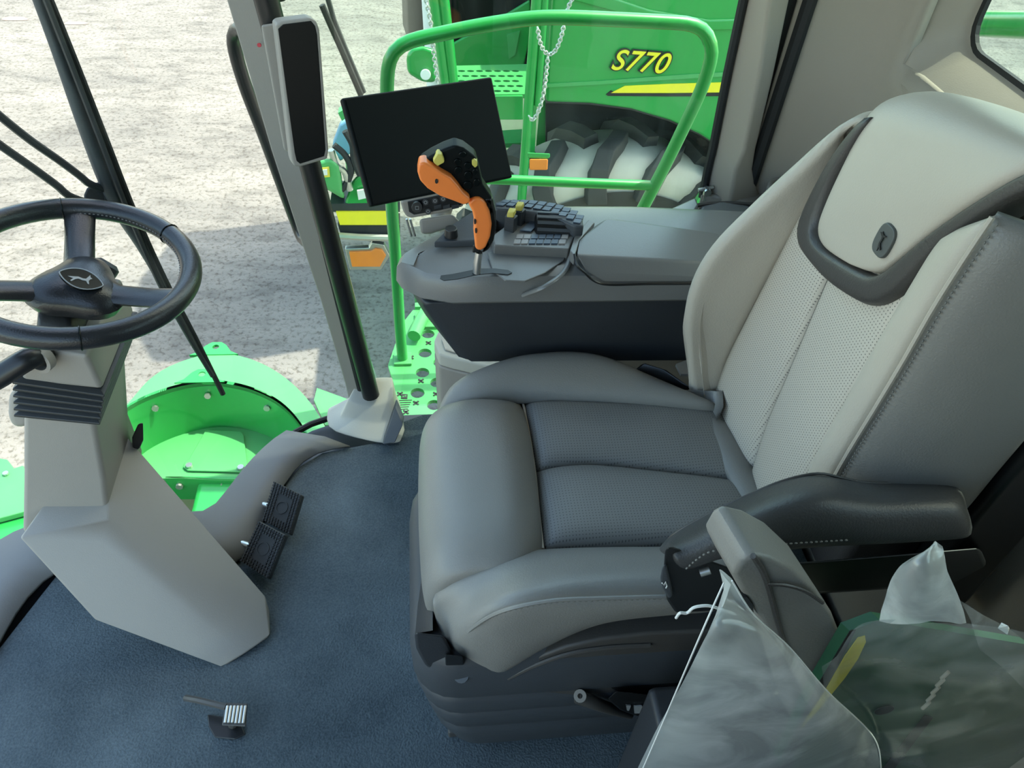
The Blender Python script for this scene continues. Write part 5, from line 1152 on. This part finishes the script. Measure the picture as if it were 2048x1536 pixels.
# ------------------------------------------------------------------ plastic bag with booklets
bag = thing('plastic_bag', V((.38, .30, .37)), 'crumpled clear plastic bag hanging beside the armrest', 'bag')
def film(rows, amp, seed, n=44, mm=40):
    rnd = random.Random(seed); ph = [(rnd.uniform(4, 16), rnd.uniform(4, 16), rnd.uniform(0, 6.28), rnd.uniform(.3, 1)) for _ in range(9)]
    R0 = [even(r, n) for r in rows]; cols = [cr([r[i] for r in R0], mm) for i in range(n)]
    v = []
    for i in range(n):
        for j in range(mm):
            u, w = i / (n - 1), j / (mm - 1); s = 0
            for a, b, c, d in ph: s += d * (1 - 2 * abs(((a * u + b * w * .5 + c + 1.3 * math.sin(2.1 * w + c)) / 3.1416 * .35) % 1 * 2 - 1))
            v.append(cols[i][j] + V((.35, -1, .5)) * (amp * s / 3))
    return v, [(i * mm + j, (i + 1) * mm + j, (i + 1) * mm + j + 1, i * mm + j + 1) for i in range(n - 1) for j in range(mm - 1)]
def Rw(l, ys): return [P(a, b, y=y) for (a, b), y in zip(l, ys)]
yb = [.335, .32, .315, .32, .335]
f1 = [Rw([(1444, 1160), (1448, 1152), (1452, 1148), (1456, 1150), (1460, 1156)], [.36] * 5),
      Rw([(1420, 1215), (1440, 1212), (1460, 1210), (1480, 1212), (1500, 1222)], [.352, .346, .345, .346, .352]),
      Rw([(1396, 1268), (1430, 1262), (1470, 1268), (1525, 1275), (1572, 1288)], yb),
      Rw([(1360, 1360), (1420, 1352), (1490, 1355), (1580, 1362), (1648, 1376)], yb),
      Rw([(1318, 1452), (1400, 1446), (1500, 1450), (1630, 1458), (1742, 1470)], yb),
      Rw([(1278, 1540), (1380, 1545), (1500, 1548), (1640, 1548), (1758, 1545)], yb),
      Rw([(1262, 1580), (1380, 1582), (1500, 1584), (1640, 1584), (1756, 1580)], [.33, .32, .32, .32, .33])]
bf = obj('front_film', film(f1, .007, 3), 'film_ground_sheen', parent=bag, smooth=True, angle=180)
yb2 = [.36, .34, .325, .32, .32]
f2 = [Rw([(1640, 1330), (1700, 1262), (1760, 1242), (1850, 1246), (1940, 1250)], yb2), Rw([(1640, 1380), (1720, 1300), (1820, 1280), (1930, 1262), (2060, 1270)], yb2),
      Rw([(1640, 1430), (1740, 1370), (1850, 1340), (1960, 1320), (2070, 1310)], yb2), Rw([(1660, 1500), (1760, 1470), (1870, 1450), (1980, 1430), (2075, 1420)], yb2), Rw([(1680, 1570), (1780, 1565), (1880, 1560), (1980, 1550), (2066, 1540)], yb2)]
obj('back_film', film(f2, .005, 8), 'plastic_film', parent=bag, smooth=True, angle=180)
f3 = [Rw([(1856, 1092), (1866, 1086), (1876, 1085), (1880, 1090)], [.35] * 4), Rw([(1795, 1128), (1825, 1126), (1860, 1128), (1892, 1140)], [.345, .335, .33, .335]), Rw([(1772, 1190), (1810, 1192), (1860, 1190), (1916, 1194)], [.34, .325, .32, .33]),
      Rw([(1755, 1240), (1810, 1246), (1870, 1242), (1936, 1248)], [.335, .32, .315, .32])]
obj('top_flap', film(f3, .005, 5, 30, 24), 'film_ground_sheen', parent=bag, smooth=True, angle=180)
f4 = [Rw([(1912, 1196), (1960, 1226), (2005, 1250), (2050, 1280)], [.335] * 4), Rw([(1940, 1250), (1980, 1262), (2015, 1266), (2060, 1300)], [.325] * 4), Rw([(1960, 1300), (2000, 1330), (2040, 1370), (2070, 1400)], [.32] * 4)]
obj('bag_fold', film(f4, .003, 6, 24, 16), 'plastic_film', parent=bag, smooth=True, angle=180)
obj('drawstring', tube([P(*q, y=.35) for q in ((1352, 1236), (1360, 1226), (1374, 1226), (1386, 1216), (1402, 1212), (1420, 1212), (1446, 1220), (1470, 1228))], .0014, 6, smooth_n=40), 'white_label', parent=bag, smooth=True)
obj('bag_knot', hull([P(2008, 1258, y=.33) + V(q) * .006 for q in ((1, 0, 0), (-1, .2, 0), (0, 1, .3), (0, -1, 0), (.2, 0, 1), (.3, .3, -1))]), 'white_label', parent=bag)
for e in ([(1460, 1156), (1502, 1222), (1574, 1288), (1650, 1376), (1744, 1470), (1760, 1545)], [(1444, 1160), (1396, 1268), (1318, 1452), (1278, 1545)]):
    obj('film_hem', tube([P(a, b, y=.334 + (.022 if b < 1200 else .014 if b < 1250 else 0)) + V((0, -.004, .002)) for a, b in e], .0009, 5, smooth_n=40), 'white_label', parent=bag, smooth=True)
bo = thing('operator_manual', V((.45, .37, .37)), 'dark green booklet with yellow swoosh inside the clear plastic bag', 'booklet')
bkp = [(1622, 1392), (1700, 1262), (1760, 1240), (2060, 1290), (2066, 1540), (1580, 1560), (1560, 1520)]
bk = [P(a, b, y=.362) for a, b in bkp]
obj('cover', prism(bk, (-.006, .010, 0)), 'brown_booklet', parent=bo)
obj('cover_swoosh', prism([P(a, b, y=.3605) for a, b in ((1730, 1272), (1732, 1284), (1716, 1318), (1690, 1356), (1650, 1405), (1600, 1462), (1586, 1490), (1610, 1440), (1650, 1382), (1690, 1312), (1716, 1276))], (0, .0008, 0)), 'yellow_stripe', parent=bo)
obj('cover_disc', disc(P(1768, 1420, y=.3600), (0, -1, 0), .012, .0008, 24), 'ink', parent=bo)
obj('cover_band', prism([P(a, b, y=.3606) for a, b in ((1700, 1262), (1712, 1260), (1640, 1400), (1580, 1536), (1560, 1536), (1622, 1392))], (0, .0008, 0)), 'ink', parent=bo)
obj('cover_band', prism([P(a, b, y=.3606) for a, b in ((1850, 1430), (1866, 1436), (1790, 1536), (1766, 1536))], (0, .0008, 0)), 'ink', parent=bo)
for k in range(5):
    a, b = 1852 + k * 9.5, 1414 - k * 15
    obj('binding_ring', tube([P(a - 7, b + 3, y=.358), P(a + 7, b - 10, y=.358)], .0022, 8), 'lug_dust', parent=bo, smooth=True)
